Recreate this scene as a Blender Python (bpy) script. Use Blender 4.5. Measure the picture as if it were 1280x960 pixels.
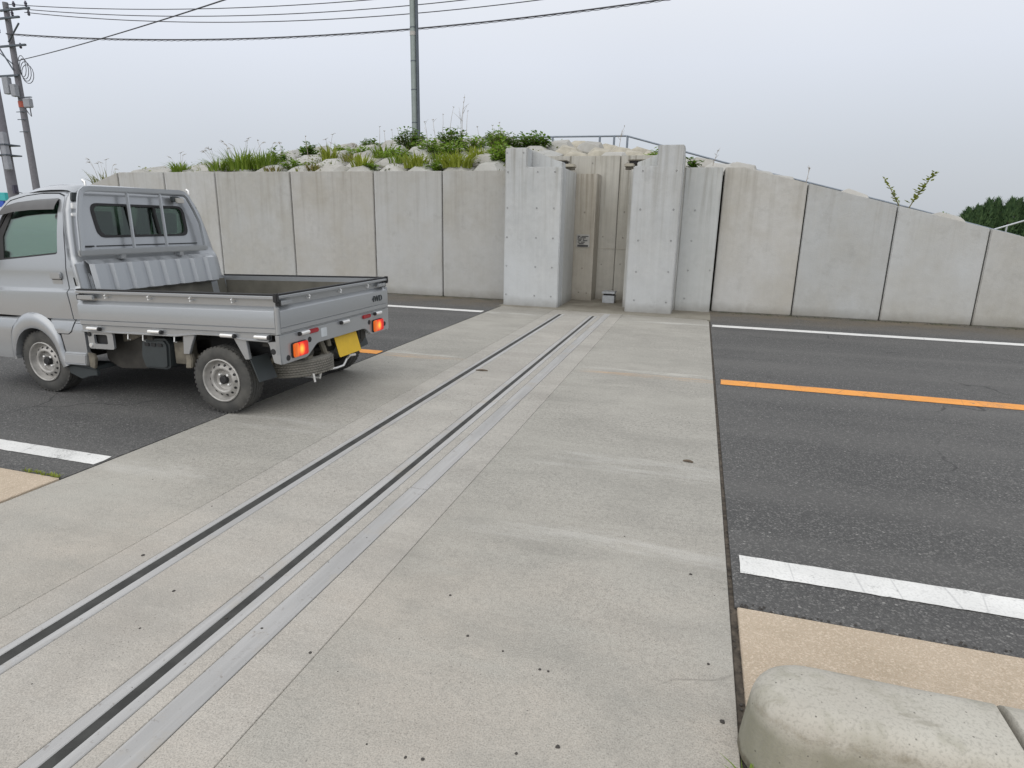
import bpy, bmesh, math, random
from mathutils import Vector, Matrix, noise
for o in list(bpy.data.objects): bpy.data.objects.remove(o)
SC = bpy.context.scene
COL = SC.collection
R = math.radians

# ------------------------------------------------------------------ camera
EYE = 1.494
cam = bpy.data.cameras.new('camera'); cam.sensor_width = 36.0; cam.lens = 36.0*769.07/1280
cam.clip_start = 0.05; cam.clip_end = 2000
co = bpy.data.objects.new('camera', cam); COL.objects.link(co)
pi_, ya, ro = 0.256137763, 0.286081749, -0.0195073784
fw = Vector((-math.sin(ya)*math.cos(pi_), math.cos(ya)*math.cos(pi_), -math.sin(pi_)))
rt = Vector((math.cos(ya), math.sin(ya), 0)); dn = fw.cross(rt)
r2 = math.cos(ro)*rt + math.sin(ro)*dn; d2 = -math.sin(ro)*rt + math.cos(ro)*dn
m = Matrix.Identity(4)
for i in range(3): m[i][0] = r2[i]; m[i][1] = -d2[i]; m[i][2] = -fw[i]
m[2][3] = EYE
co.matrix_world = m
SC.camera = co

# ------------------------------------------------------------------ light
SUN_EL, SUN_AZ = R(46), R(-172)         # azimuth from +Y, towards -X
sdir = Vector((math.sin(SUN_AZ)*math.cos(SUN_EL), math.cos(SUN_AZ)*math.cos(SUN_EL), math.sin(SUN_EL)))
sun = bpy.data.lights.new('sun', 'SUN'); sun.energy = 1.25; sun.angle = R(85); sun.color = (1.0, 0.965, 0.91)
so = bpy.data.objects.new('sun', sun); COL.objects.link(so)
so.rotation_euler = sdir.to_track_quat('Z', 'Y').to_euler(); so.location = (0, 0, 30)
W = bpy.data.worlds.new("World"); SC.world = W; W.use_nodes = True
wn = W.node_tree.nodes; wl = W.node_tree.links; wn.clear()
def WN(t, **k):
    n = wn.new(t)
    for a, b in k.items(): setattr(n, a, b)
    return n
wo = WN('ShaderNodeOutputWorld')
sky = WN('ShaderNodeTexSky', sky_type='NISHITA'); sky.sun_disc = False; sky.sun_elevation = SUN_EL
sky.sun_rotation = SUN_AZ % (2*math.pi); sky.dust_density = 4.0; sky.air_density = 1.5
bg1 = WN('ShaderNodeBackground'); bg1.inputs[1].default_value = 0.1; wl.new(sky.outputs[0], bg1.inputs[0])
# the overcast cloud layer: a smooth grey sheet, paler overhead and towards the veiled sun
tc = WN('ShaderNodeTexCoord'); sx = WN('ShaderNodeSeparateXYZ'); wl.new(tc.outputs['Generated'], sx.inputs[0])
rampn = WN('ShaderNodeValToRGB'); wl.new(sx.outputs[2], rampn.inputs[0])
cr = rampn.color_ramp
cr.elements[0].position = 0.0; cr.elements[0].color = (.63, .67, .72, 1)
cr.elements[1].position = 1.0; cr.elements[1].color = (.98, 1.0, 1.04, 1)
for p, c in ((.10, (.69, .735, .81)), (.22, (.82, .86, .95)), (.36, (.93, .95, 1.0)), (.6, (.92, .95, 1.0))):
    e = cr.elements.new(p); e.color = (*c, 1)
dot = WN('ShaderNodeVectorMath', operation='DOT_PRODUCT'); wl.new(tc.outputs['Generated'], dot.inputs[0])
dot.inputs[1].default_value = sdir
mr = WN('ShaderNodeMapRange'); wl.new(dot.outputs['Value'], mr.inputs[0])
mr.inputs[1].default_value = -0.75; mr.inputs[2].default_value = 0.45; mr.inputs[3].default_value = 0.87; mr.inputs[4].default_value = 1.20
nz = WN('ShaderNodeTexNoise'); nz.inputs['Scale'].default_value = 1.6; nz.inputs['Detail'].default_value = 2
wl.new(tc.outputs['Generated'], nz.inputs[0])
mr2 = WN('ShaderNodeMapRange'); wl.new(nz.outputs[0], mr2.inputs[0]); mr2.inputs[1].default_value = .3; mr2.inputs[2].default_value = .7
mr2.inputs[3].default_value = .96; mr2.inputs[4].default_value = 1.04
mu = WN('ShaderNodeMath', operation='MULTIPLY'); wl.new(mr.outputs[0], mu.inputs[0]); wl.new(mr2.outputs[0], mu.inputs[1])
bg2 = WN('ShaderNodeBackground'); wl.new(rampn.outputs[0], bg2.inputs[0]); wl.new(mu.outputs[0], bg2.inputs[1])
mx = WN('ShaderNodeMixShader'); mx.inputs[0].default_value = 0.9
wl.new(bg1.outputs[0], mx.inputs[1]); wl.new(bg2.outputs[0], mx.inputs[2]); wl.new(mx.outputs[0], wo.inputs[0])
SC.view_settings.view_transform = 'Standard'; SC.view_settings.look = 'None'
SC.view_settings.exposure = 0.0; SC.view_settings.gamma = 1
SC.render.engine = 'CYCLES'; SC.cycles.max_bounces = 8; SC.cycles.transparent_max_bounces = 16
SC.cycles.use_denoising = True

# ------------------------------------------------------------------ materials
class Mat:
    def __init__(s, name):
        s.m = bpy.data.materials.new(name); s.m.use_nodes = True
        s.n = s.m.node_tree.nodes; s.l = s.m.node_tree.links
        s.b = s.n['Principled BSDF']
    def N(s, t, ins=None, **k):
        n = s.n.new(t)
        for a, b in k.items(): setattr(n, a, b)
        for a, b in (ins or {}).items():
            if hasattr(b, 'is_output'): s.l.new(b, n.inputs[a])
            else: n.inputs[a].default_value = b
        return n
    def pos(s): return s.N('ShaderNodeNewGeometry').outputs['Position']
    def scale(s, v, sc): return s.N('ShaderNodeVectorMath', {0: v, 1: sc}, operation='MULTIPLY').outputs[0]
    def noise(s, v, scale, detail=4, rough=.55): return s.N('ShaderNodeTexNoise', {'Vector': v, 'Scale': scale, 'Detail': detail, 'Roughness': rough}).outputs[0]
    def voro(s, v, scale, feat='F1'): return s.N('ShaderNodeTexVoronoi', {'Vector': v, 'Scale': scale}, feature=feat)
    def map(s, v, a, b, c, d): return s.N('ShaderNodeMapRange', {0: v, 1: a, 2: b, 3: c, 4: d}).outputs[0]
    def math(s, op, a, b): return s.N('ShaderNodeMath', {0: a, 1: b}, operation=op).outputs[0]
    def mix(s, f, a, b, mode='MIX'):
        n = s.n.new('ShaderNodeMix'); n.data_type = 'RGBA'; n.blend_type = mode
        for i, x in ((0, f), (6, a), (7, b)):
            if hasattr(x, 'is_output'): s.l.new(x, n.inputs[i])
            else: n.inputs[i].default_value = x if i == 0 else (*x[:3], 1)
        return n.outputs[2]
    def col(s, x):
        if hasattr(x, 'is_output'): s.l.new(x, s.b.inputs['Base Color'])
        else: s.b.inputs['Base Color'].default_value = (*x, 1)
    def set(s, **k):
        for a, b in k.items():
            a = a.replace('_', ' ')
            if hasattr(b, 'is_output'): s.l.new(b, s.b.inputs[a])
            else: s.b.inputs[a].default_value = b
        return s
    def bump(s, h, dist, strength=1.0):
        n = s.N('ShaderNodeBump', {'Height': h, 'Distance': dist, 'Strength': strength}); s.l.new(n.outputs[0], s.b.inputs['Normal'])
def simple(name, c, rough=.6, metal=0.0, var=.12, vscale=9, **k):
    M = Mat(name); v = M.noise(M.pos(), vscale, 5)
    M.col(M.mix(M.map(v, .3, .7, 0, 1), [x*(1-var) for x in c], [min(1, x*(1+var)) for x in c]))
    M.set(Roughness=rough, Metallic=metal, **k)
    return M.m

def wall_concrete(name, base, warm, streak=.35, stain=(.16, .14, .10), grain=1.0, ztop=2.46):
    M = Mat(name); p = M.pos(); oi = M.N('ShaderNodeObjectInfo')
    sh = M.N('ShaderNodeVectorMath', {0: p, 1: M.N('ShaderNodeCombineXYZ', {0: M.math('MULTIPLY', oi.outputs['Random'], 37.0)}).outputs[0]}, operation='ADD').outputs[0]
    c = M.mix(M.map(M.noise(sh, 1.3, 6, .6), .32, .68, 0, 1), base, warm)
    c = M.mix(M.map(M.noise(sh, 7, 6, .65), .35, .75, 0, .35), c, [x*.72 for x in base])
    c = M.mix(M.map(M.noise(sh, .55, 4, .6), .42, .62, 0, .5), c, (warm[0]*1.04, warm[1]*1.07, warm[2]*1.12))
    c = M.mix(M.map(M.noise(sh, 2.6, 7, .72), .56, .70, 0, .4), c, [x*.74 for x in base])
    # per-piece tone of each casting
    tone = M.map(oi.outputs['Random'], 0, 1, .93, 1.06); hue = M.map(M.N('ShaderNodeTexWhiteNoise', {'W': M.math('MULTIPLY', oi.outputs['Random'], 91.7)}, noise_dimensions='1D').outputs[0], 0, 1, .985, 1.012)
    c = M.mix(1.0, c, M.N('ShaderNodeCombineColor', {0: M.math('MULTIPLY', tone, M.math('SUBTRACT', 2.0, hue)), 1: tone, 2: M.math('MULTIPLY', tone, hue)}).outputs[0], 'MULTIPLY')
    st = M.noise(M.scale(sh, (9, 9, .35)), 1.0, 4, .6); st2 = M.noise(M.scale(sh, (30, 30, .8)), 1.0, 2, .5)
    z = M.N('ShaderNodeSeparateXYZ', {0: p}).outputs[2]
    top = M.map(z, ztop-1.5, ztop, .12, 1.0)
    f = M.math('MULTIPLY', M.map(st, .50, .72, 0, 1), M.math('MULTIPLY', top, streak))
    c = M.mix(f, c, stain)
    c = M.mix(M.math('MULTIPLY', M.map(st2, .52, .75, 0, .4), streak), c, [x*1.25 for x in base])
    vor = M.voro(sh, 14); c = M.mix(M.map(vor.outputs[0], .02, .06, .5, 0), c, [x*.45 for x in base])
    # dark stain and contact shade along the wall foot, both painted into the colour
    foot_dark = M.math('MULTIPLY', M.map(M.math('ADD', z, M.math('MULTIPLY', M.noise(sh, 5, 4), .16)), .06, .26, .55, 0), 1.0)
    c = M.mix(foot_dark, c, (.13, .115, .085))
    M.col(c); M.set(Roughness=.88)
    M.bump(M.math('ADD', M.noise(sh, 60, 3), M.math('MULTIPLY', M.noise(sh, 6, 3), 2.0)), .004*grain, .6)
    return M.m
M_WALL = wall_concrete('precast_concrete', (.385, .372, .335), (.445, .445, .43), .34)
M_PIER = wall_concrete('board_cast_concrete', (.40, .412, .412), (.475, .482, .475), .65, (.23, .22, .19), ztop=2.6)
M_PIER2 = wall_concrete('weathered_concrete', (.42, .42, .40), (.49, .49, .465), .75, (.18, .165, .13), ztop=2.5)
M_BROWN = wall_concrete('stained_concrete', (.37, .34, .285), (.43, .40, .345), 1.0, (.12, .095, .06), ztop=2.4)
M_BACK = wall_concrete('stained_back_concrete', (.40, .385, .34), (.47, .455, .41), 1.0, (.13, .115, .085), ztop=2.8)

def slab_concrete(name, base, warm):
    M = Mat(name); p = M.pos(); xyz = M.N('ShaderNodeSeparateXYZ', {0: p})
    c = M.mix(M.map(M.noise(p, .8, 5, .6), .35, .65, 0, 1), base, warm)
    # pale soil film near the pavement end
    c = M.mix(M.math('MULTIPLY', M.map(xyz.outputs[1], 3.4, 1.9, 0, .85), M.map(M.noise(p, 1.7, 4), .35, .65, .2, 1)), c, (.445, .40, .342))
    sp = M.scale(p, (1.1, 3.6, 1)); gn = M.noise(p, 42, 3, .75); c = M.mix(M.map(M.noise(sp, 1.0, 6, .62), .45, .72, 0, .5), c, [x*.74 for x in base])
    c = M.mix(M.map(M.noise(M.scale(p, (.9, 6, 1)), 1.3, 5, .6), .55, .75, 0, .55), c, [min(1, x*1.22) for x in base])
    # exposed aggregate where tyres have worn the lanes
    lane = M.math('MULTIPLY', M.map(M.noise(M.scale(p, (.45, .8, 1)), 1.0, 3), .36, .58, .5, 1), M.map(xyz.outputs[1], 1.8, 3.6, .45, 1))
    agg = M.voro(p, 150); ag2 = M.voro(p, 75)
    c = M.mix(M.math('MULTIPLY', M.map(agg.outputs[0], .22, .5, .65, 0), lane), c, [x*.5 for x in base])
    c = M.mix(M.math('MULTIPLY', M.map(ag2.outputs[0], .14, .24, .5, 0), lane), c, (.16, .15, .14))
    c = M.mix(M.map(M.noise(p, 95, 2, .7), .5, .78, 0, .55), c, [min(1, x*1.4) for x in base])
    c = M.mix(M.math('MULTIPLY', M.map(gn, .36, .5, .6, 0), lane), c, [x*.55 for x in base]); c = M.mix(M.math('MULTIPLY', M.map(gn, .54, .7, 0, .5), lane), c, [min(1, x*1.28) for x in base])
    c = M.mix(M.math('MULTIPLY', M.map(M.noise(p, 17, 4, .7), .36, .5, .28, 0), lane), c, [x*.66 for x in base])
    pit = M.voro(p, 13); c = M.mix(M.map(pit.outputs[0], .022, .042, .8, 0), c, (.06, .055, .05)); pit2 = M.voro(p, 34); c = M.mix(M.map(pit2.outputs[0], .05, .085, .55, 0), c, (.10, .09, .08))
    # worn-off road paint dragged over the slab
    def paint(y0, w, colr, amt):
        d = M.math('ABSOLUTE', M.math('SUBTRACT', xyz.outputs[1], y0), 0)
        f = M.math('MULTIPLY', M.map(d, w*.6, w, amt, 0), M.map(M.noise(M.scale(p, (1.4, 9, 1)), 1.0, 5, .7), .44, .66, 0, 1))
        f = M.math('MULTIPLY', f, M.math('MAXIMUM', M.map(xyz.outputs[0], -1.15, -.7, 0, 1), M.map(xyz.outputs[0], -2.35, -2.7, 0, 1)))
        return M.mix(f, c, colr)
    c = paint(6.28, .10, (.62, .36, .16), .6); c = paint(6.45, .07, (.62, .60, .55), .7)
    c = paint(10.0, .10, (.66, .65, .62), .7); c = paint(3.75, .20, (.60, .59, .56), .28); c = paint(2.73, .13, (.58, .565, .53), .42)
    ck = M.voro(M.mix(.2, p, M.N('ShaderNodeTexNoise', {'Vector': p, 'Scale': 2.5}).outputs[1]), .42, 'DISTANCE_TO_EDGE')
    c = M.mix(M.math('MULTIPLY', M.map(ck.outputs[0], .0, .0016, .5, 0), M.map(M.noise(p, .8, 2), .54, .60, 0, 1)), c, (.12, .11, .095))
    c = M.mix(M.map(M.noise(p, 1.1, 7, .7), .50, .70, 0, .5), c, [x*.66 for x in base]); c = M.mix(M.map(M.noise(p, .7, 6, .65), .52, .68, 0, .55), c, [min(1, x*1.28) for x in base])
    c = M.mix(M.map(M.noise(M.scale(p, (.7, 3.2, 1)), 1.7, 6, .7), .56, .70, 0, .5), c, [min(1, x*1.22) for x in base])
    fine = M.noise(p, 190, 2, .8); c = M.mix(M.map(fine, .34, .52, .6, 0), c, [x*.55 for x in base])
    spots = M.math('MULTIPLY', M.map(M.voro(p, 58).outputs[0], .10, .17, .7, 0), M.map(M.noise(p, 2.3, 4, .65), .47, .6, 0, 1)); c = M.mix(spots, c, (.12, .105, .09))
    # dirt washed in from the gate
    c = M.mix(M.math('MULTIPLY', M.map(xyz.outputs[1], 10.2, 11.3, 0, 1), M.map(M.noise(p, 2.5, 5), .3, .6, .3, 1)), c, (.15, .135, .105))
    M.col(c); M.set(Roughness=.92)
    M.bump(M.math('ADD', agg.outputs[0], M.noise(p, 70, 3)), .003, .45)
    return M.m
M_SLAB = slab_concrete('broom_finished_concrete', (.326, .313, .277), (.382, .365, .325))
M_SLABMID = slab_concrete('rail_bed_concrete', (.372, .352, .315), (.41, .394, .356))

def asphalt():
    M = Mat('asphalt'); p = M.pos(); xyz = M.N('ShaderNodeSeparateXYZ', {0: p})
    c = M.mix(M.map(M.noise(p, .7, 5), .35, .65, 0, 1), (.084, .083, .080), (.112, .110, .105))
    a = M.voro(p, 125); rnd = M.N('ShaderNodeSeparateColor', {0: a.outputs['Color']}).outputs[0]
    c = M.mix(M.map(a.outputs[0], .25, .6, .0, .6), c, (.034, .034, .034))
    c = M.mix(M.map(rnd, .70, 1.0, 0, .85), c, (.20, .195, .185))
    c = M.mix(M.map(M.noise(p, 38, 3, .75), .35, .5, .6, 0), c, (.045, .045, .045))
    b = M.voro(p, 42); rb = M.N('ShaderNodeSeparateColor', {0: b.outputs['Color']}).outputs[1]
    c = M.mix(M.math('MULTIPLY', M.map(b.outputs[0], .22, .3, 1, 0), M.map(rb, .93, .95, 0, .6)), c, (.36, .35, .33))
    c = M.mix(M.map(M.noise(M.scale(p, (.06, 1.3, 1)), 1.0, 3), .45, .68, 0, .5), c, (.135, .131, .124))
    c = M.mix(M.map(M.noise(M.scale(p, (.35, .8, 1)), 1.0, 5, .65), .55, .72, 0, .5), c, (.062, .061, .06))
    ck = M.voro(M.mix(.25, p, M.N('ShaderNodeTexNoise', {'Vector': p, 'Scale': 3.0}).outputs[1]), .55, 'DISTANCE_TO_EDGE')
    c = M.mix(M.math('MULTIPLY', M.map(ck.outputs[0], .0, .006, .8, 0), M.map(M.noise(p, .9, 2), .52, .6, 0, 1)), c, (.02, .02, .02))
    d = M.math('MULTIPLY', M.map(xyz.outputs[1], 10.3, 11.5, 0, 1), M.map(M.noise(p, 1.6, 6, .65), .32, .6, .15, 1))
    c = M.mix(d, c, (.135, .112, .08))
    moss = M.math('MULTIPLY', M.map(xyz.outputs[1], 11.45, 11.75, 0, 1), M.map(M.noise(p, 4.5, 5, .7), .45, .6, 0, 1))
    c = M.mix(moss, c, (.05, .055, .022))
    M.col(c); M.set(Roughness=.82)
    M.bump(M.math('ADD', a.outputs[0], M.math('MULTIPLY', b.outputs[0], .6)), .006, .8)
    return M.m
M_ASPH = asphalt()
def tan():
    M = Mat('tan_paving'); p = M.pos()
    c = M.mix(M.map(M.noise(p, 1.2, 6), .35, .65, 0, 1), (.41, .335, .248), (.475, .395, .302))
    c = M.mix(M.map(M.noise(p, 5, 6, .7), .5, .72, 0, .5), c, (.30, .25, .175))
    a = M.voro(p, 170); c = M.mix(M.map(a.outputs[0], .2, .55, .5, 0), c, (.35, .25, .16))
    rnd = M.N('ShaderNodeSeparateColor', {0: a.outputs['Color']}).outputs[0]; c = M.mix(M.map(rnd, .7, 1, 0, .5), c, (.68, .57, .45))
    M.col(c); M.set(Roughness=.92); M.bump(a.outputs[0], .003, .7)
    return M.m
M_TAN = tan()
def line_paint(name, c0, c1):
    M = Mat(name); p = M.pos()
    c = M.mix(M.map(M.noise(p, 3, 6), .35, .7, 0, 1), c0, [x*.86 for x in c0])
    a = M.voro(p, 95); c = M.mix(M.map(a.outputs[0], .5, .75, 0, .3), c, [x*.6 for x in c0])
    crack = M.voro(M.scale(p, (1.0, .25, 1)), 3.2, 'DISTANCE_TO_EDGE'); c = M.mix(M.map(crack.outputs[0], .0, .012, .45, 0), c, c1)
    c = M.mix(M.map(M.noise(p, 16, 5, .75), .60, .70, 0, .75), c, (.13, .13, .125)); c = M.mix(M.map(M.noise(M.scale(p, (.8, 5, 1)), 1.0, 5, .7), .5, .75, 0, .25), c, [x*.55 for x in c0])
    c = M.mix(M.math('MULTIPLY', M.map(a.outputs[0], .35, .6, 0, .8), M.map(M.noise(p, 2.2, 4, .7), .56, .70, 0, .8)), c, (.14, .14, .135))
    M.col(c); M.set(Roughness=.7); M.bump(a.outputs[0], .003, .5)
    return M.m
M_WHITE = line_paint('white_road_paint', (.72, .715, .69), (.3, .3, .3))
M_ORANGE = line_paint('orange_road_paint', (.80, .33, .06), (.25, .12, .05))
def steel(name, base):
    M = Mat(name); p = M.pos()
    c = M.mix(M.map(M.noise(M.scale(p, (6, .9, 1)), 1.0, 5, .6), .35, .68, 0, 1), base, [x*.80 for x in base])
    c = M.mix(M.map(M.noise(M.scale(p, (40, 1.5, 1)), 1.0, 3), .5, .72, 0, .45), c, [min(1, x*1.2) for x in base])
    c = M.mix(M.map(M.noise(p, 3.2, 5, .7), .54, .68, 0, .55), c, (.36, .325, .27))
    c = M.mix(M.map(M.noise(p, 23, 4, .75), .60, .70, 0, .5), c, (.13, .10, .075))
    sp = M.voro(p, 40); c = M.mix(M.map(sp.outputs[0], .04, .08, .5, 0), c, (.12, .10, .085))
    M.col(c); M.set(Roughness=M.map(M.noise(p, 8, 4), .3, .7, .6, .85), Metallic=.05, Specular_IOR_Level=.3); M.bump(M.noise(M.scale(p, (60, 4, 1)), 1.0, 3), .002, .4)
    return M.m
M_STEEL = steel('worn_steel', (.40, .395, .385)); M_PLATE = steel('dull_steel_plate', (.385, .38, .37))
M_DARK = simple('groove_dirt', (.022, .021, .02), .95); M_GROOVE_SHADE = simple('groove_shade_fill', (.040, .040, .037), .95, 0, .35, 12)
M_JOINT = simple('gritty_joint', (.075, .062, .048), .95, 0, .6, 40)
M_GALV = simple('galvanised_steel', (.42, .44, .46), .5, .5, .12, 20)
M_RAIL = simple('weathered_galvanised_rail', (.20, .23, .27), .55, .4)
M_POLEG = simple('grey_green_painted_steel', (.235, .27, .26), .5, .25, .1, 6)
M_POLED = simple('dark_conduit', (.075, .09, .11), .5, .2)
M_CPOLE = simple('spun_concrete_pole', (.17, .165, .185), .85)
M_BOX = simple('grey_cabinet_paint', (.27, .28, .31), .55)
M_WIRE = simple('black_cable', (.045, .045, .055), .6)
M_RED = simple('faded_red_band', (.40, .09, .06), .6)
M_INSUL = simple('insulator_dark', (.05, .045, .07), .4)
M_TEAL = simple('teal_sign_paint', (.05, .40, .42), .4); M_BLUE = simple('blue_sign_paint', (.03, .09, .45), .4)
M_DIRT = simple('embankment_soil', (.15, .135, .09), .95, 0, .4, 5)
M_BLOCK = wall_concrete('revetment_concrete', (.32, .312, .285), (.40, .39, .36), .5, (.22, .2, .15), ztop=4)
M_TANB = simple('sandy_concrete', (.36, .335, .275), .9, 0, .2, 5)
M_KERB = None
def kerb():
    M = Mat('kerb_concrete'); p = M.pos(); z = M.N('ShaderNodeSeparateXYZ', {0: p}).outputs[2]
    c = M.mix(M.map(M.noise(p, 3, 6), .35, .65, 0, 1), (.385, .36, .31), (.45, .43, .375))
    c = M.mix(M.map(M.noise(M.scale(p, (14, 14, 2)), 1, 4), .5, .7, 0, .5), c, (.26, .25, .19))
    # algae band along the worn shoulder
    y_ = M.N('ShaderNodeSeparateXYZ', {0: p}).outputs[1]; zj = M.math('ADD', z, M.math('MULTIPLY', M.noise(M.scale(p, (30, 30, 3)), 1, 5, .7), .05))
    band = M.math('MULTIPLY', M.map(M.math('ABSOLUTE', M.math('SUBTRACT', zj, .213), 0), .004, .018, .6, 0), M.map(M.noise(p, 9, 5, .75), .42, .62, .05, 1))
    band = M.math('MULTIPLY', band, M.map(y_, 1.66, 1.60, 0, 1)); c = M.mix(band, c, (.15, .125, .075))
    c = M.mix(M.math('MULTIPLY', M.map(zj, .215, .17, 0, .9), M.map(M.noise(M.scale(p, (9, 9, 2)), 1, 4, .65), .3, .62, .6, 1)), c, (.215, .208, .155))  # front face darkened: dirt and the face's own shading, both mixed into the colour
    c = M.mix(M.map(M.noise(M.scale(p, (5, 14, 5)), 1.0, 5, .7), .58, .66, 0, .45), c, (.2, .185, .14))
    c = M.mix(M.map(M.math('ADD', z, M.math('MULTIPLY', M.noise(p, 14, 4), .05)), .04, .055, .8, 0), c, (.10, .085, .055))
    pit = M.voro(p, 30); c = M.mix(M.map(pit.outputs[0], .05, .10, .8, 0), c, (.06, .055, .045)); c = M.mix(M.map(M.noise(p, 110, 2, .7), .35, .5, .4, 0), c, (.22, .21, .18))
    M.col(c); M.set(Roughness=.9); M.bump(M.noise(p, 55, 5, .7), .004, .7)
    return M.m
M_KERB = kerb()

# truck materials
def paint():
    M = Mat('silver_paint'); p = M.pos()
    fl = M.voro(p, 900); r_ = M.N('ShaderNodeSeparateColor', {0: fl.outputs['Color']}).outputs[0]
    c = M.mix(M.map(r_, 0, 1, 0, 1), (.315, .33, .345), (.375, .392, .408))
    z = M.N('ShaderNodeSeparateXYZ', {0: p}).outputs[2]
    d = M.math('MULTIPLY', M.map(z, .5, .2, 0, .35), M.map(M.noise(p, 6, 5), .35, .7, .3, 1)); c = M.mix(d, c, (.28, .26, .23))
    M.col(c); M.set(Roughness=.34, Metallic=.5, Coat_Weight=.8, Coat_Roughness=.12)
    return M.m
M_PAINT = paint()
M_BEDP = simple('bed_floor_paint', (.105, .10, .082), .75, 0, .3, 4)
M_BLACK = simple('black_rubber', (.018, .018, .019), .7); M_PLAST = simple('dark_grey_plastic', (.035, .042, .044), .55)
M_UNDER = simple('underbody_grime', (.040, .037, .032), .85, 0, .4, 7)
M_RUST = simple('grimy_steel', (.16, .145, .115), .75, .2, .35, 12)
M_VISOR = simple('smoked_visor', (.07, .068, .066), .25)
M_CHROME = simple('bright_catch_steel', (.75, .75, .74), .3, .5, .05)
M_WHEEL = simple('silver_wheel_paint', (.37, .36, .34), .5, .3, .25, 14)
M_SEAT = simple('grey_seat_cloth', (.06, .062, .066), .9); M_DASH = simple('dashboard_plastic', (.05, .05, .052), .6)
M_TRIM = simple('pale_cab_lining', (.42, .41, .38), .8)
M_YEL = simple('yellow_plate', (.62, .40, .02), .5, 0, .06, 18); M_YELT = simple('plate_print', (.09, .10, .03), .5)
M_REDR = simple('red_reflector', (.30, .012, .02), .2); M_STICK = simple('pale_sticker', (.50, .53, .55), .5)
def tyre():
    M = Mat('tyre_rubber'); p = M.pos(); c = M.mix(M.map(M.noise(p, 8, 5), .35, .7, 0, 1), (.045, .045, .043), (.088, .085, .077))
    M.col(c); M.set(Roughness=.85); M.bump(M.noise(p, 60, 3), .003, .6); return M.m
M_TYRE = tyre(); M_SPARE = simple('lightened_spare_rubber', (.20, .19, .165), .9, 0, .25, 9)  # spare's rubber lightened in colour to offset the shade under the tail
def glass(name, tint, refl):
    M = Mat(name); M.n.remove(M.b)
    t = M.N('ShaderNodeBsdfTransparent', {0: (*tint, 1)}); g = M.N('ShaderNodeBsdfGlossy', {0: (.92, 1.0, .95, 1), 'Roughness': .03})
    lw = M.N('ShaderNodeLayerWeight', {0: .25}); f = M.map(lw.outputs['Fresnel'], 0, 1, refl, .9)
    mxs = M.N('ShaderNodeMixShader', {0: f, 1: t.outputs[0], 2: g.outputs[0]})
    M.l.new(mxs.outputs[0], M.n['Material Output'].inputs[0]); return M.m
M_GLASS = glass('green_tinted_glass', (.70, .82, .74), .09); M_GLASSR = glass('rear_glass', (.30, .37, .33), .04)
def lamp():
    M = Mat('lit_tail_lamp'); tcn = M.N('ShaderNodeTexCoord').outputs['Object']
    q = M.N('ShaderNodeVectorMath', {0: tcn, 1: (0.3, 1.0, .85)}, operation='MULTIPLY').outputs[0]
    d = M.N('ShaderNodeVectorMath', {0: q}, operation='LENGTH').outputs['Value']
    y = M.N('ShaderNodeSeparateXYZ', {0: tcn}).outputs[1]
    lens = M.mix(M.map(y, -.040, -.032, 0, 1), (.75, .16, .02), (.62, .012, .012))
    glow = M.mix(M.map(d, .012, .045, 1, 0), lens, (1.0, .42, .05))
    M.col(M.mix(.5, lens, (.3, .02, .01))); M.set(Roughness=.2, Emission_Color=glow, Emission_Strength=M.map(d, .0, .07, 1.5, .42))
    fx = M.N('ShaderNodeTexWave', {'Vector': tcn, 'Scale': 28.0}); M.bump(fx.outputs[0], .002, .6)
    return M.m
M_LAMP = lamp()
M_HEAD = simple('clear_lamp_lens', (.75, .77, .78), .1, .3)
def leafmat(name, a, b, rough=.55, trans=.25):
    M = Mat(name); p = M.pos(); oi = M.N('ShaderNodeNewGeometry').outputs['Random Per Island']
    c = M.mix(oi, a, b); c = M.mix(M.map(M.noise(p, 3, 3), .35, .65, 0, .5), c, [x*.6 for x in a])
    M.col(c); M.set(Roughness=rough)
    tr = M.N('ShaderNodeBsdfTranslucent', {0: c}); ms = M.N('ShaderNodeMixShader', {0: trans, 1: M.b.outputs[0], 2: tr.outputs[0]})
    M.l.new(ms.outputs[0], M.n['Material Output'].inputs[0]); return M.m
M_GRASS = leafmat('grass_blades', (.13, .215, .014), (.27, .37, .05), trans=.35)
M_GRASSY = leafmat('yellowing_grass', (.21, .26, .015), (.36, .41, .06), trans=.35)
M_GRASSP = leafmat('pale_grass', (.22, .24, .10), (.34, .34, .18), trans=.35)
M_GRASSR = leafmat('reddish_grass', (.24, .17, .06), (.20, .24, .05), trans=.3)
M_LEAF = leafmat('broad_leaves', (.15, .27, .02), (.31, .46, .07), trans=.4)
M_LEAFD = leafmat('dark_leaves', (.085, .175, .02), (.19, .32, .05), trans=.35)
M_STEM = simple('plant_stem', (.16, .14, .06), .8); M_DRY = simple('dry_stalk', (.34, .30, .25), .9)
M_CON = leafmat('conifer_needles', (.065, .125, .06), (.15, .235, .10), trans=.1); M_BARK = simple('bark', (.10, .075, .05), .9)
M_GROUND = simple('ground_soil_grass', (.12, .13, .055), .95, 0, .3, .3)
M_STONE = simple('dark_grit', (.05, .045, .04), .9)
M_PRINT = simple('sign_print', (.05, .05, .05), .6); M_SIGNW = simple('sign_plate', (.36, .35, .33), .5, .2)

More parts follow.
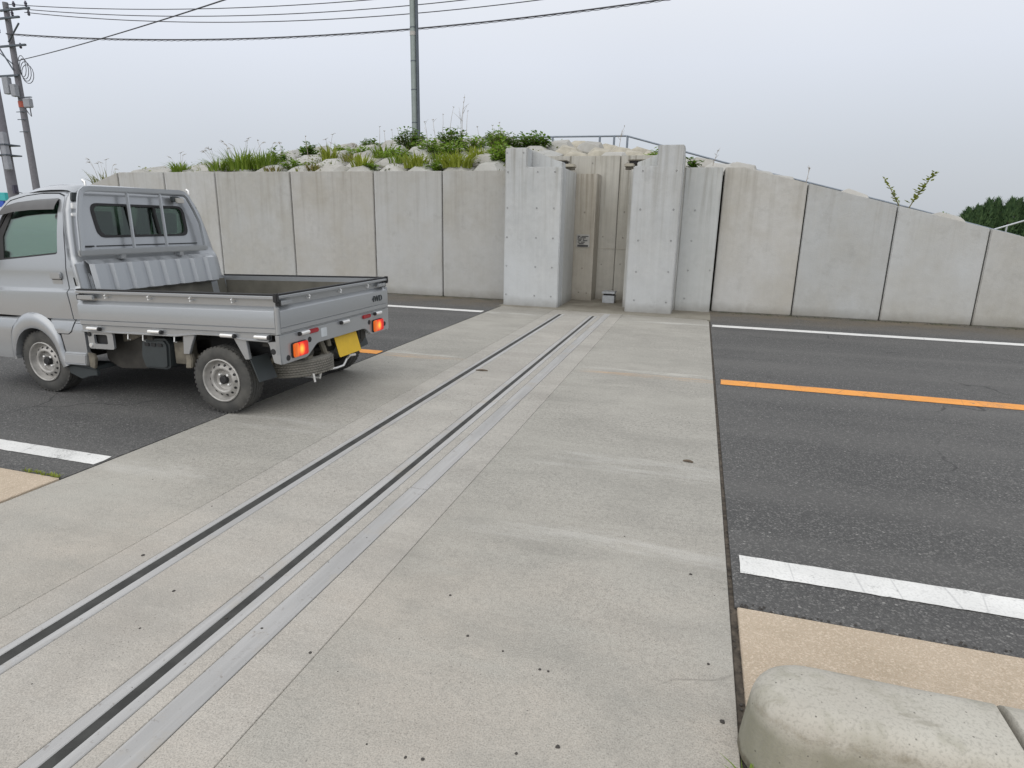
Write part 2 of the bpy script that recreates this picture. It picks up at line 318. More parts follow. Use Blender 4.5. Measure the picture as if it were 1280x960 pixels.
# ------------------------------------------------------------------ mesh helpers
class MB:
    def __init__(s): s.v = []; s.f = []
    def add(s, vs, fs):
        o = len(s.v); s.v += [tuple(x) for x in vs]; s.f += [tuple(i+o for i in f) for f in fs]; return s
    def box(s, x0, x1, y0, y1, z0, z1):
        return s.add([(x0,y0,z0),(x1,y0,z0),(x1,y1,z0),(x0,y1,z0),(x0,y0,z1),(x1,y0,z1),(x1,y1,z1),(x0,y1,z1)],
                     [(0,3,2,1),(4,5,6,7),(0,1,5,4),(1,2,6,5),(2,3,7,6),(3,0,4,7)])
    def prism(s, poly, a, b, axis):
        def P(u, v, w): return {'x': (w,u,v), 'y': (u,w,v), 'z': (u,v,w)}[axis]
        n = len(poly); vs = [P(u,v,a) for u,v in poly] + [P(u,v,b) for u,v in poly]
        return s.add(vs, [tuple(range(n)), tuple(range(2*n-1, n-1, -1))] + [(i,(i+1)%n,n+(i+1)%n,n+i) for i in range(n)])
    def tube(s, pts, r, n=8, closed=False, r1=None):
        pts = [Vector(p) for p in pts]; N = len(pts); vs = []; up = None
        for i, p in enumerate(pts):
            a = pts[(i-1) % N] if (closed or i > 0) else p; b = pts[(i+1) % N] if (closed or i < N-1) else p
            t = (b-a).normalized()
            if up is None:
                up = Vector((0,0,1)) if abs(t.z) < .9 else Vector((0,1,0))
            u = (up - t*up.dot(t)).normalized(); w = t.cross(u); up = u
            rr = r if r1 is None else r+(r1-r)*i/max(1, N-1)
            vs += [p + (u*math.cos(k*2*math.pi/n) + w*math.sin(k*2*math.pi/n))*rr for k in range(n)]
        fs = [(i*n+k, i*n+(k+1)%n, ((i+1)%N)*n+(k+1)%n, ((i+1)%N)*n+k) for i in range(N if closed else N-1) for k in range(n)]
        if not closed: fs += [tuple(range(n-1,-1,-1)), tuple((N-1)*n+k for k in range(n))]
        return s.add(vs, fs)
    def lathe(s, prof, c, axis='y', n=32, cap=True):
        c = Vector(c); vs = []
        for r, h in prof:
            for k in range(n):
                a = 2*math.pi*k/n; u, w = r*math.cos(a), r*math.sin(a)
                vs.append(c + Vector({'y': (u,h,w), 'z': (u,w,h), 'x': (h,u,w)}[axis]))
        m_ = len(prof); fs = [(i*n+k, i*n+(k+1)%n, (i+1)*n+(k+1)%n, (i+1)*n+k) for i in range(m_-1) for k in range(n)]
        if cap:
            if prof[0][0] > 1e-6: fs.append(tuple(range(n)))
            if prof[-1][0] > 1e-6: fs.append(tuple((m_-1)*n+k for k in range(n)))
        return s.add(vs, fs)
    def build(s, name, mat, parent=None, bevel=0, seg=2, ang=32, warp=None, loc=None, fix=True):
        me = bpy.data.meshes.new(name); bm = bmesh.new()
        vs = [bm.verts.new(v) for v in s.v]
        for f in s.f:
            try: bm.faces.new([vs[i] for i in f])
            except ValueError: pass
        return finish(bm, me, name, mat, parent, bevel, seg, ang, warp, loc, fix)
ROOTLOC = {}
def finish(bm, me, name, mat, parent=None, bevel=0, seg=2, ang=32, warp=None, loc=None, fix=True):
    if fix:
        bmesh.ops.remove_doubles(bm, verts=bm.verts, dist=1e-5)
        bmesh.ops.recalc_face_normals(bm, faces=bm.faces)
    if bevel:
        es = [e for e in bm.edges if len(e.link_faces) == 2 and e.calc_face_angle(0) > R(28)]
        bmesh.ops.bevel(bm, geom=es, offset=bevel, segments=seg, affect='EDGES', clamp_overlap=True)
    if warp:
        for v in bm.verts: v.co = warp(v.co)
    off = Vector(loc) if loc is not None else Vector((0,0,0))
    rl = root_loc(parent) if parent else Vector((0,0,0))
    if loc is None: sub = rl
    else: sub = off
    for v in bm.verts: v.co -= sub
    bm.to_mesh(me); bm.free()
    for p in me.polygons: p.use_smooth = True
    me.set_sharp_from_angle(angle=R(ang))
    me.materials.append(mat)
    o = bpy.data.objects.new(name, me); COL.objects.link(o)
    if parent: o.parent = parent
    if loc is not None: o.location = off - rl
    return o
def root_loc(o):
    l = Vector((0,0,0))
    while o: l += o.location; o = o.parent
    return l
def tag(o, label=None, cat=None, group=None, kind=None):
    for k, v in (('label', label), ('category', cat), ('group', group), ('kind', kind)):
        if v: o[k] = v
    return o
def thing(name, loc, label, cat, group=None):
    o = bpy.data.objects.new(name, None); COL.objects.link(o); o.location = loc; o.empty_display_size = .1
    return tag(o, label, cat, group)
def struct(o): o['kind'] = 'structure'; return o
def inst(o, parent, loc, rot=None, scale=None):
    c = o.copy(); COL.objects.link(c); c.parent = parent; c.location = Vector(loc) - root_loc(parent)
    if rot: c.rotation_euler = rot
    if scale: c.scale = scale
    return c
def sheet(name, x0, x1, y0, y1, z, mat, parent=None):
    return MB().add([(x0,y0,z),(x1,y0,z),(x1,y1,z),(x0,y1,z)], [(0,1,2,3)]).build(name, mat, parent)
def rrect(x0, x1, y0, y1, r, n=5):
    out = []
    for cx, cy, a0 in ((x1-r,y1-r,0),(x0+r,y1-r,90),(x0+r,y0+r,180),(x1-r,y0+r,270)):
        out += [(cx+r*math.cos(R(a0+90*k/n)), cy+r*math.sin(R(a0+90*k/n))) for k in range(n+1)]
    return out
def roundpoly(pts, r, n=4):
    out = []; N = len(pts)
    for i in range(N):
        p = Vector(pts[i][:2]); a = Vector(pts[i-1][:2]); b = Vector(pts[(i+1)%N][:2])
        rr = pts[i][2] if len(pts[i]) > 2 else r
        if rr <= 0: out.append(tuple(p)); continue
        d = min(rr, (a-p).length*.45, (b-p).length*.45); q0 = p+(a-p).normalized()*d; q1 = p+(b-p).normalized()*d
        for k in range(n+1):
            t = k/n; out.append(tuple(q0*(1-t)**2 + p*2*t*(1-t) + q1*t*t))
    return out

# ------------------------------------------------------------------ ground, road, slab
struct(sheet('ground', -500, 500, -400, 600, -.06, M_GROUND))
SX0, SX1 = -3.44, .245          # crossing slab
road = MB()
def asph(x0, x1, y0):
    road.add([(x0,y0,0),(x1,y0,0),(x1,11.95,0),(x0,11.95,0),(x0,y0,-.05),(x1,y0,-.05),(x1,11.95,-.05),(x0,11.95,-.05)],
             [(0,1,2,3),(0,4,5,1),(1,5,6,2),(3,7,4,0)])
asph(-70, SX0-.012, 2.45); asph(SX1+.022, 70, 2.37)
road.add([(SX0-.012,10.98,0),(SX1+.022,10.70,0),(SX1+.022,11.95,0),(SX0-.012,11.95,0)], [(0,1,2,3)])
road = struct(road.build('road', M_ASPH))
rl_ = random.Random(8)
def line(name, mat, x0, x1, y0, y1, z=.004):
    near, far = (x0, x1) if abs(x0) < abs(x1) else (x1, x0); sg = 1 if far > near else -1
    xs = [near+sg*.035*i for i in range(260)]+[near+sg*(9.1+1.5*i) for i in range(1, 8)]+[far]
    vs = []
    for i, x in enumerate(xs):
        e = .0026 if i < 260 else 0; q = lambda: e*(rl_.gauss(0,.5)+1.2*noise.noise((x*7, y0*3, z)))
        dx = rl_.uniform(0, .012) if i == 0 else 0
        ym = (y0+y1)/2+rl_.gauss(0,.004)
        vs += [(x, y0+q(), z), (x+sg*(rl_.uniform(-.004,.006) if i == 0 else 0), ym, z), (x+sg*dx, y1+q(), z)]
    return MB().add(vs, [(3*i+k, 3*i+3+k, 3*i+4+k, 3*i+1+k) for i in range(len(xs)-1) for k in (0, 1)]).build(name, mat, road)
line('white_line', M_WHITE, .302, 70, 2.64, 2.80); line('white_line', M_WHITE, -70, -3.465, 2.665, 2.80)
line('orange_line', M_ORANGE, .312, 70, 6.18, 6.385); line('orange_line', M_ORANGE, -70, -3.465, 6.22, 6.40)
line('white_line', M_WHITE, .286, 70, 9.90, 10.11); line('white_line', M_WHITE, -70, -3.50, 9.92, 10.12)
pav = MB()
pav.box(SX1+.03, 70, -8, 2.36, -.055, .008); pav.box(-70, SX0-.014, -8, 2.44, -.055, .008)
struct(pav.build('pavement', M_TAN, bevel=.004, seg=1))
slab = bpy.data.objects.new('crossing_slab', None); COL.objects.link(slab); slab.location = (-1.6, 5, 0); struct(slab)
def slabp(x0, x1, mat, y0=-6, y1a=10.3, y1b=None, name='slab_panel', top=.0, bev=.0025):
    y1b = y1a if y1b is None else y1b
    return MB().prism([(x0,y0),(x1,y0),(x1,y1b),(x0,y1a)], -.055, top, 'z').build(name, mat, slab, bevel=bev, seg=1)
slabp(SX0, -2.4262, M_SLAB, y1a=10.95, y1b=10.86)
slabp(-2.4238, -2.25, M_SLABMID); slabp(-2.114, -1.696, M_SLABMID); slabp(-1.553, -1.486, M_SLABMID)
slabp(-1.376, -1.1772, M_SLABMID)
MB().prism([(-1.175,-6),(SX1,-6),(SX1,10.45),(SX1-.03,10.58),(SX1-.12,10.64),(-1.175,10.74)], -.055, .0, 'z').build('slab_panel', M_SLAB, slab, bevel=.0025, seg=1)
slabp(-2.422, -1.181, M_SLABMID, y0=10.305, y1a=10.86, y1b=10.74, top=-.001)
MB().add([(-2.43,-6,-.05),(-1.17,-6,-.05),(-1.17,10.9,-.05),(-2.43,10.9,-.05)], [(0,1,2,3)]).build('groove_floor', M_DARK, slab)
MB().prism([(-3.5,10.92),(-1.178,10.72),(.27,10.62),(.27,11.7),(-1.2,11.7),(-1.2,12.8),(-2.6,12.8),(-2.6,11.7),(-3.5,11.7)], -.05, .005, 'z').build('gate_threshold', slab_concrete('gate_threshold_concrete', (.27, .255, .21), (.33, .31, .26)), slab)
for x0, x1 in ((-2.248,-2.213),(-2.161,-2.117),(-1.693,-1.641),(-1.601,-1.556)):
    MB().box(x0, x1, -6, 10.29, -.05, .0005).build('rail_edge', M_STEEL, slab, bevel=.003, seg=1)
for x0, x1 in ((-2.212,-2.162),(-1.640,-1.602)):
    MB().box(x0, x1, -6, 10.285, -.05, -.0025).build('groove_shade_strip', M_GROOVE_SHADE, slab)  # dark strip added in each groove, its colour standing in for the shade there
for y0 in range(-6, 11, 3):
    MB().box(-1.483, -1.379, y0+.003, min(y0+2.997, 10.62), -.05, .001).build('steel_plate', M_PLATE, slab, bevel=.002, seg=1)
MB().box(SX1+.003, SX1+.034, -6, 10.5, -.05, -.012).build('joint_filler', M_JOINT, slab)

# grit lying about
rnd = random.Random(5); grit = MB()
def pebble(x, y, r, z=.0):
    r *= .75
    vs = []; n = 7
    for j, (rr, h) in enumerate(((1, 0), (.8, .55), (.3, .8))):
        vs += [(x+r*rr*math.cos(6.283*k/n)*rnd.uniform(.8,1.2), y+r*rr*math.sin(6.283*k/n)*rnd.uniform(.8,1.2), z+r*h*.7) for k in range(n)]
    grit.add(vs, [(j*n+k, j*n+(k+1)%n, (j+1)*n+(k+1)%n, (j+1)*n+k) for j in range(2) for k in range(n)] + [tuple(2*n+k for k in range(n))])
for x, y, r in ((.09,2.56,.010),(.16,1.98,.008),(.20,1.72,.012),(.17,1.52,.011),(-.40,1.77,.007),(-.37,1.77,.007),(-.70,1.86,.008),(-.55,1.82,.006),(-.27,1.47,.010),
                (-.38,1.41,.007),(-.63,1.31,.008),(-.68,1.30,.007),(-1.95,1.75,.010),(-1.62,1.67,.008),(-1.45,1.66,.008),(-1.20,1.6,.009),(-2.3,1.93,.011),(-1.88,1.52,.006),(-.86,2.08,.008)):
    pebble(x, y, r)
for k in range(45): pebble(rnd.uniform(-3.2, .2), rnd.uniform(1.1, 6.5), rnd.uniform(.0025, .006))
for k in range(160): pebble(.265+rnd.uniform(-.015,.02), 1.3+rnd.random()**1.5*8.5, rnd.uniform(.004,.009), -.010)
for k in range(240): pebble(.29+rnd.random()**1.6*5, 2.372+rnd.gauss(0,.012), rnd.uniform(.003,.008), .004)
for k in range(60): pebble(-3.5-rnd.random()*2.5, 2.452+rnd.gauss(0,.012), rnd.uniform(.003,.008), .004)
for k in range(260): pebble(rnd.uniform(.3, 9), 11.75-abs(rnd.gauss(0, .10)), rnd.uniform(.006,.02), .0)
tag(grit.build('grit', M_STONE), 'dark grit and crumbs scattered over the slab and road edges', 'grit', kind='stuff')
def debris(x, y, L, w, a, label):
    b = MB(); n = 6; vs = []
    for k in range(n+1):
        t = k/n; ww = w*math.sin(math.pi*(.08+.84*t)); z = .002+.006*math.sin(3*t)
        dx, dy = (t-.5)*L, 0
        for s_ in (-1, 1): vs.append((x+dx*math.cos(a)-s_*ww*math.sin(a), y+dx*math.sin(a)+s_*ww*math.cos(a), z+.003*s_))
    b.add(vs, [(2*k, 2*k+1, 2*k+3, 2*k+2) for k in range(n)])
    vs2 = [(v[0], v[1], v[2]+.003) for v in vs]; b.add(vs2, [(2*k, 2*k+2, 2*k+3, 2*k+1) for k in range(n)])
    tag(b.build('dead_leaf', M_BARK), label, 'leaf')
debris(-2.06, 5.88, .13, .017, .1, 'thin dark dead leaf lying between the two rail grooves')
debris(.05, 3.95, .065, .010, -.2, 'small dark dead leaf near the right edge of the slab')

# ------------------------------------------------------------------ retaining walls
YW = 11.80
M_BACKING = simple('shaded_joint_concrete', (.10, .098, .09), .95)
def wall(label, joints, top, base=0, xlim=None):
    cx = (joints[0]+joints[-1])/2
    t = thing('retaining_wall', (cx, YW, 0), label, 'wall')
    for a, b in zip(joints[:-1], joints[1:]):
        g = .011
        xs = [a+g] + [x for x in top_breaks if a+g < x < b-g] + [b-g]
        poly = [(a+g, 0), (b-g, 0)] + [(x, top(x)) for x in reversed(xs)]
        MB().prism(poly, YW, YW+.16, 'y').build('panel', M_WALL, t, bevel=.012, seg=2)
    xs = [joints[0]] + [x for x in top_breaks if joints[0] < x < joints[-1]] + [joints[-1]]
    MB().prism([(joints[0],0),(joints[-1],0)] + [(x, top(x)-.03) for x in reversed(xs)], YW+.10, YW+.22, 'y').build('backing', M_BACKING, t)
    return t
top_breaks = [-14.1, -13.13, .60]
def wtop(x):
    if x < -14.1: return max(.05, 2.15 + (x+14.1)*.62)
    if x < -13.13: return max(.05, 2.452 + (x+13.13)*.31)
    if x > .60: return max(.05, 2.49 - (x-.60)*.2487)
    return 2.455 if x < -3 else 2.49
wall('long grey retaining wall of flat panels behind the pickup truck', [-16.6,-14.9,-13.13,-11.80,-10.40,-8.47,-6.50,-4.99,-3.40], wtop)
wall('grey panelled retaining wall sloping down to the right of the gate', [.285,1.645,3.03,4.385,5.74,7.1,8.45,9.8,10.35], wtop)

# ------------------------------------------------------------------ flood gate niche
hole0 = MB().lathe([(.0,.002),(.016,.001),(.022,-.004)], (0,0,0), 'y', 10, cap=False).build('tie_hole', M_DARK); 
HOLES = hole0
def holes(t, pts, y):
    for x, z in pts: inst(HOLES, t, (x, y-.001, z), None, (.6, 1, .6))
gl = thing('gate_pillar', (-2.93, 11.2, 0), 'pale concrete gate pillar, left of the niche, with stepped top', 'pillar')
MB().prism([(-3.455,-.04),(-2.415,-.04),(-2.415,2.455),(-3.055,2.455),(-3.055,2.775),(-3.455,2.775)], 11.05, 11.42, 'y').build('pillar_shaft', M_PIER, gl, bevel=.016)
MB().box(-3.455, -2.418, 11.423, 12.36, -.04, 2.452).build('pillar_flank', M_PIER2, gl, bevel=.012)
MB().prism([(-3.455,2.454),(-2.50,2.454),(-2.50,2.57),(-2.62,2.60),(-3.05,2.772),(-3.455,2.772)], 11.423, 11.72, 'y').build('sloped_shoulder', M_PIER, gl, bevel=.012)
holes(gl, [(-3.42,2.69),(-3.12,2.69)] + [(x,z) for z in (.2,.725,1.24,1.755,2.367) for x in (-3.40,-2.853,-2.54)], 11.05)
gr = thing('gate_pillar', (-.78, 11.2, 0), 'pale concrete gate pillar, right of the niche, with tall right half', 'pillar')
MB().prism([(-1.195,-.04),(-.385,-.04),(-.385,2.785),(-.815,2.785),(-.815,2.458),(-1.195,2.458)], 11.05, 11.615, 'y').build('pillar_shaft', M_PIER, gr, bevel=.016)
MB().box(-1.30, -.365, 11.62, 12.74, -.04, 2.452).build('pillar_flank', M_PIER2, gr, bevel=.012)
MB().prism([(-1.195,2.455),(-.40,2.455),(-.40,2.72),(-.85,2.70),(-1.10,2.60),(-1.195,2.57)], 11.625, 11.85, 'y').build('sloped_shoulder', M_PIER2, gr, bevel=.01)
holes(gr, [(-1.035,z) for z in (.215,.71,1.24,1.755,2.375)] + [(-.487,z) for z in (.205,.727,1.25,1.76,2.38)], 11.05)
ws = thing('wall_section', (-.05, 11.8, 0), 'streaked grey cast wall section between the right gate pillar and the sloping wall', 'wall')
MB().box(-.362, .258, 11.62, 12.1, -.04, 2.478).build('wall_face', M_PIER2, ws, bevel=.012)
holes(ws, [(-.145,1.765),(-.16,1.246),(-.175,.729),(-.195,.227),(.196,.744)], 11.62)
bw = thing('niche_wall', (-1.7, 12.8, 0), 'stained concrete back wall deep inside the gate niche', 'wall')
MB().box(-3.30, -1.642, 12.75, 13.05, -.04, 2.80).build('wall_face', M_BACK, bw, bevel=.010)
MB().box(-1.632, -.42, 12.75, 13.05, -.04, 2.80).build('wall_face', M_BACK, bw, bevel=.010)
MB().box(-1.66, -1.61, 12.80, 12.9, 0, 2.75).build('joint_filler', M_DARK, bw)
MB().box(-1.99, -1.31, 12.742, 12.749, 1.02, 1.030).build('form_line', M_BROWN, bw)
holes(bw, [(-2.179,2.66),(-1.50,2.66),(-1.50,1.742),(-1.50,1.247),(-1.52,.726),(-1.9,1.26),(-1.9,.71)], 12.75)
cl = thing('niche_column', (-2.22, 12.5, 0), 'brown stained concrete column inside the niche, with a small notice plate', 'column')
MB().prism(roundpoly([(-2.455,12.40,0),(-2.02,12.40,.02),(-1.99,12.745,0),(-2.455,12.745,0)], .02), -.04, 2.44, 'z').build('column_shaft', M_BROWN, cl, bevel=.010)
np_ = MB().box(-2.365, -2.105, 12.385, 12.398, 1.055, 1.30).build('notice_plate', M_SIGNW, cl, bevel=.004)
pr = MB()
for zz, x0, x1 in ((1.262,-2.345,-2.29),(1.262,-2.27,-2.13),(1.235,-2.345,-2.31),(1.235,-2.29,-2.18),(1.208,-2.345,-2.26),(1.208,-2.24,-2.21),(1.18,-2.33,-2.27),(1.18,-2.24,-2.15),(1.15,-2.34,-2.30),(1.15,-2.28,-2.20),(1.12,-2.32,-2.22),(1.09,-2.345,-2.13),(1.072,-2.345,-2.13)):
    pr.box(x0, x1, 12.3815, 12.3845, zz-.009, zz+.009)
pr.build('notice_print', M_PRINT, np_)
holes(cl, [(-2.23,1.72),(-2.23,.64),(-2.28,.16),(-2.12,.15)], 12.40)
bx = thing('steel_stopper', (-1.64, 12.2, 0), 'small grey steel stopper box on the niche floor', 'stopper')
MB().box(-1.755, -1.525, 12.14, 12.40, .005, .15).build('stopper_body', M_GALV, bx, bevel=.006)
MB().box(-1.765, -1.515, 12.13, 12.42, .185, .225).build('stopper_cap', M_GALV, bx, bevel=.005)
MB().box(-1.74, -1.54, 12.16, 12.38, .15, .186).build('stopper_neck', M_DARK, bx)
for lab, a, b, c_, d_ in (('rusty guide bracket tucked on top of the left gate pillar', -2.92, -2.60, -2.64, -2.43), ('rusty guide bracket tucked on top of the right gate pillar', -1.40, -1.09, -1.49, -1.30)):
    g_ = thing('guide_bracket', ((a+b)/2, 12.25, 2.5), lab, 'bracket')
    MB().box(a, b, 12.18, 12.45, 2.585, 2.645).build('bracket_channel', M_DARK, g_, bevel=.004)
    MB().box(a-.02, b+.02, 12.16, 12.47, 2.648, 2.67).build('channel_flange', M_RUST, g_, bevel=.004)
    MB().prism(rrect(c_, d_, 12.16, 12.42, .05), 2.545, 2.60, 'z').build('guide_shoe', M_TANB, g_, bevel=.008)
    MB().box((a+b)/2-.06, (a+b)/2+.06, 12.25, 12.35, 2.45, 2.59).build('bracket_post', M_RUST, g_)
    MB().box(c_+.02, d_-.02, 12.22, 12.36, 2.50, 2.55).build('shoe_post', M_RUST, g_)

# ------------------------------------------------------------------ embankment
def lerp(tab, x):
    if x <= tab[0][0]: return tab[0][1]
    for (a, b), (c, d) in zip(tab[:-1], tab[1:]):
        if x <= c: return b+(d-b)*(x-a)/(c-a)
    return tab[-1][1]
CREST = [(-30,-.1),(-19.5,-.1),(-17.5,.9),(-15.2,2.50),(-12.2,3.05),(-10.4,3.26),(-8.9,3.36),(-7,3.42),(-5.6,3.45),(-3.5,3.36),(-2.7,3.28),(-1.6,3.12),(-.47,2.95),(.35,2.72),(2.35,2.13),(4.5,1.50),(6.3,1.0),(10.5,0)]
def bank(x, y):
    z0 = wtop(x)-.13; zc = lerp(CREST, x)
    if y <= 12: return z0
    if y <= 16: return z0+(zc-z0)*((y-12)/4)**.9
    if y <= 19: return zc
    return max(-.05, zc-(y-19)*.5)
em = MB(); xs = [-30+.5*i for i in range(82)]; ys = [11.98,12.3,12.8,13.3,14,15,16,17.5,19,21,23,25,27]
vs = [(x, y, bank(x, y)+.03*noise.noise((x*1.3, y*1.3, 0))) for x in xs for y in ys]; ny = len(ys)
fs = []
for i in range(len(xs)-1):
    for j in range(ny-1):
        if -3.51 < xs[i] < -.49 and ys[j] < 12.9: continue
        fs.append((i*ny+j, (i+1)*ny+j, (i+1)*ny+j+1, i*ny+j+1))
em = struct(em.add(vs, fs).build('embankment', M_DIRT, ang=60))
em['label'] = 'levee slope above the walls'
# pyramid-topped revetment blocks
rb = random.Random(11); protos = []
for k in range(4):
    b = MB(); w, t, h = .325, .12+.08*rb.random(), .15+.08*rb.random()
    j = lambda: rb.uniform(-.045, .045)
    b.add([(-w,-w,-.1),(w,-w,-.1),(w,w,-.1),(-w,w,-.1),(-w,-w,.05),(w,-w,.05),(w,w,.05),(-w,w,.05),(-t+j(),-t+j(),h+j()*.5),(t+j(),-t+j(),h+j()*.5),(t+j(),t+j(),h+j()*.5),(-t+j(),t+j(),h+j()*.5)],
          [(3,2,1,0),(0,1,5,4),(1,2,6,5),(2,3,7,6),(3,0,4,7),(4,5,9,8),(5,6,10,9),(6,7,11,10),(7,4,8,11),(8,9,10,11)])
    protos.append(b.build('revetment_block', M_BLOCK if k else M_TANB, bevel=.012, seg=1, ang=18))
first = set()
for r_ in range(6):
    y = 12.42+.74*r_
    x = -15.2 + (.36 if r_ % 2 else 0)
    while x < (9.0 if r_ < 1 else 1.5):
        if not (-3.75 < x < -.1 and y < 13.3):
            k = rb.randrange(1, 4) if not (-3.2 < x < -1.0) else rb.choice((0, 0, 2))
            sx_ = (bank(x+.2, y)-bank(x-.2, y))/.4; sy_ = (bank(x, y+.2)-bank(x, y-.2))/.4
            rot = (math.atan(sy_)+rb.uniform(-.10,.10), -math.atan(sx_)+rb.uniform(-.10,.10), rb.uniform(-.14,.14))
            inst(protos[k], em, (x+rb.uniform(-.03,.03), y, bank(x, y)-.01+rb.uniform(-.03,.02)), rot)
        x += .735
for p in protos: bpy.data.objects.remove(p)
bpy.data.objects.remove(hole0)

# railings on the crest
def railing(pts, posts, label, mat, h, r=.022, extra=None):
    t = thing('railing', pts[0], label, 'railing')
    MB().tube(pts, r, 8).build('top_rail', mat, t)
    for x, y, z, hh in posts: MB().tube([(x,y,z),(x,y,z-hh)], .028, 8).build('post', mat, t)
    if extra: extra(t)
    return t
def zr(x): return 3.725 if x < -2.1 else 3.70-(x+2.072)*.267
xs1 = [-6.05,-5.2,-4.007,-2.752,-2.38,-2.072]
railing([(-6.05,17,3.735),(-2.072,17,3.705)], [(x,17,3.72,.62) for x in (-6.0,-5.55,-4.75,-4.007,-2.752,-2.38)], 'slim blue grey railing along the level levee crest behind the gate', M_RAIL, 1)
railing([(-2.06,17,3.705),(.375,17,3.045),(2.352,17,2.574),(4.486,17,2.04),(6.9,17,1.41)], [(x,17,zr(x)-.012,1.0) for x in (-2.04,-.6)]+[(x,17,lerp([(.375,3.045),(2.352,2.574),(4.486,2.04),(6.9,1.41)],x),1.0) for x in (.9,2.4,3.9,5.4,6.8)], 'slim blue grey railing running down the ramp behind the sloping wall', M_RAIL, 1)
railing([(9.3,25,1.555),(10.17,25,1.88),(13,25,2.9)], [(9.72,25,1.70,.9),(11.3,25,2.28,1.4),(12.6,25,2.75,1.8)], 'light grey railing in front of the conifer row at far right', M_GALV, 1, r=.03)

# ------------------------------------------------------------------ weeds
def blades(n, h, spread, seed, lean=.5, w=.017):
    r_ = random.Random(seed); b = MB()
    for i in range(n):
        a = r_.uniform(0, 6.283); rr = spread*math.sqrt(r_.random()); x, y = rr*math.cos(a), rr*math.sin(a)
        L = h*r_.uniform(.55, 1.1); ln = lean*r_.uniform(.2, 1.2); a2 = a+r_.uniform(-.7,.7); ww = w*r_.uniform(.6,1.3)
        px_, py_ = -math.sin(a2)*ww, math.cos(a2)*ww; vs = []
        for k in range(5):
            t = k/4; d = ln*L*t*t; z = L*(t-.35*ln*t*t); q = (1-t)**.6
            vs += [(x+d*math.cos(a2)+px_*q, y+d*math.sin(a2)+py_*q, z), (x+d*math.cos(a2)-px_*q, y+d*math.sin(a2)-py_*q, z)]
        b.add(vs, [(2*k, 2*k+1, 2*k+3, 2*k+2) for k in range(4)])
    return b
def place(b, name, mat, t): return finish_local(b, name, mat, t)
def finish_local(b, name, mat, t):
    me = bpy.data.meshes.new(name); me.from_pydata(b.v, [], b.f); me.materials.append(mat)
    for p in me.polygons: p.use_smooth = True
    o = bpy.data.objects.new(name, me); COL.objects.link(o); o.parent = t; return o
def bz(x, y): return bank(x, y)
def seeds(n, h, spread, seed):
    r_ = random.Random(seed); b = MB()
    for i in range(n):
        a = r_.uniform(0, 6.283); ln = r_.uniform(.15, .5)*h; x, y = spread*.5*math.cos(a), spread*.5*math.sin(a); H = h*r_.uniform(1.0, 1.5)
        pts = [(x+ln*t*t*math.cos(a), y+ln*t*t*math.sin(a), H*t*(1-.12*t)) for t in (0,.3,.6,.85,1)]
        b.tube(pts, .003, 4)
        e = Vector(pts[-1])
        for k in range(3):
            d = Vector((math.cos(a+(k-1)*.8), math.sin(a+(k-1)*.8), -.2+.3*k)).normalized()*.09
            b.tube([e, e+d*.5+Vector((0,0,.01)), e+d], .006, 4, r1=.002)
    return b
def tuft(x, y, h, spread, n, label, mat=None, seed=1, lean=.55, sd=0, dz=.06):
    h *= .80; spread *= .72; lean = min(1.0, lean*1.5)
    t = thing('grass_tuft', (x, y, bz(x, y)+dz), label, 'grass tuft')
    finish_local(blades(int(n*.72), h, spread, seed, lean), 'blades', mat or M_GRASS, t)
    if sd: finish_local(seeds(sd, h, spread, seed+50), 'seed_heads', M_DRY, t)
    return t
def leafy(x, y, h, spread, n, label, mat=None, seed=1, size=.055, name='leafy_weed', dz=.02):
    n = int(n*1.35); size *= 1.45; h *= .92; spread *= .86
    r_ = random.Random(seed); t = thing(name, (x, y, bz(x, y)+dz), label, 'weed'); st = MB(); lf = MB()
    for s_ in range(n):
        a = r_.uniform(0, 6.283); rr = spread*math.sqrt(r_.random()); tip = Vector((rr*math.cos(a), rr*math.sin(a), h*r_.uniform(.6, 1.0)*(1-.35*(rr/max(spread,.01))**2)))
        base = Vector((tip.x*.35, tip.y*.35, 0)); mid = (base+tip)/2+Vector((0,0,.04)); st.tube([base, mid, tip], .006, 4, r1=.003)
        for k in range(13):
            u = .12+.88*k/12; p = base.lerp(tip, u)+Vector((r_.gauss(0,.02), r_.gauss(0,.02), r_.gauss(0,.015)))
            az = r_.uniform(0, 6.283); el = r_.uniform(-.5,.6); d = Vector((math.cos(az)*math.cos(el), math.sin(az)*math.cos(el), math.sin(el)))
            sd_ = d.cross(Vector((0,0,1))).normalized(); L = size*r_.uniform(.7,1.4); nn = sd_.cross(d)
            lf.add([p, p+d*L*.5+sd_*L*.36+nn*.01, p+d*L*1.1, p+d*L*.5-sd_*L*.36+nn*.01], [(0,1,2,3)])
    finish_local(st, 'stem', M_STEM, t); finish_local(lf, 'leaves', mat or M_LEAF, t); return t
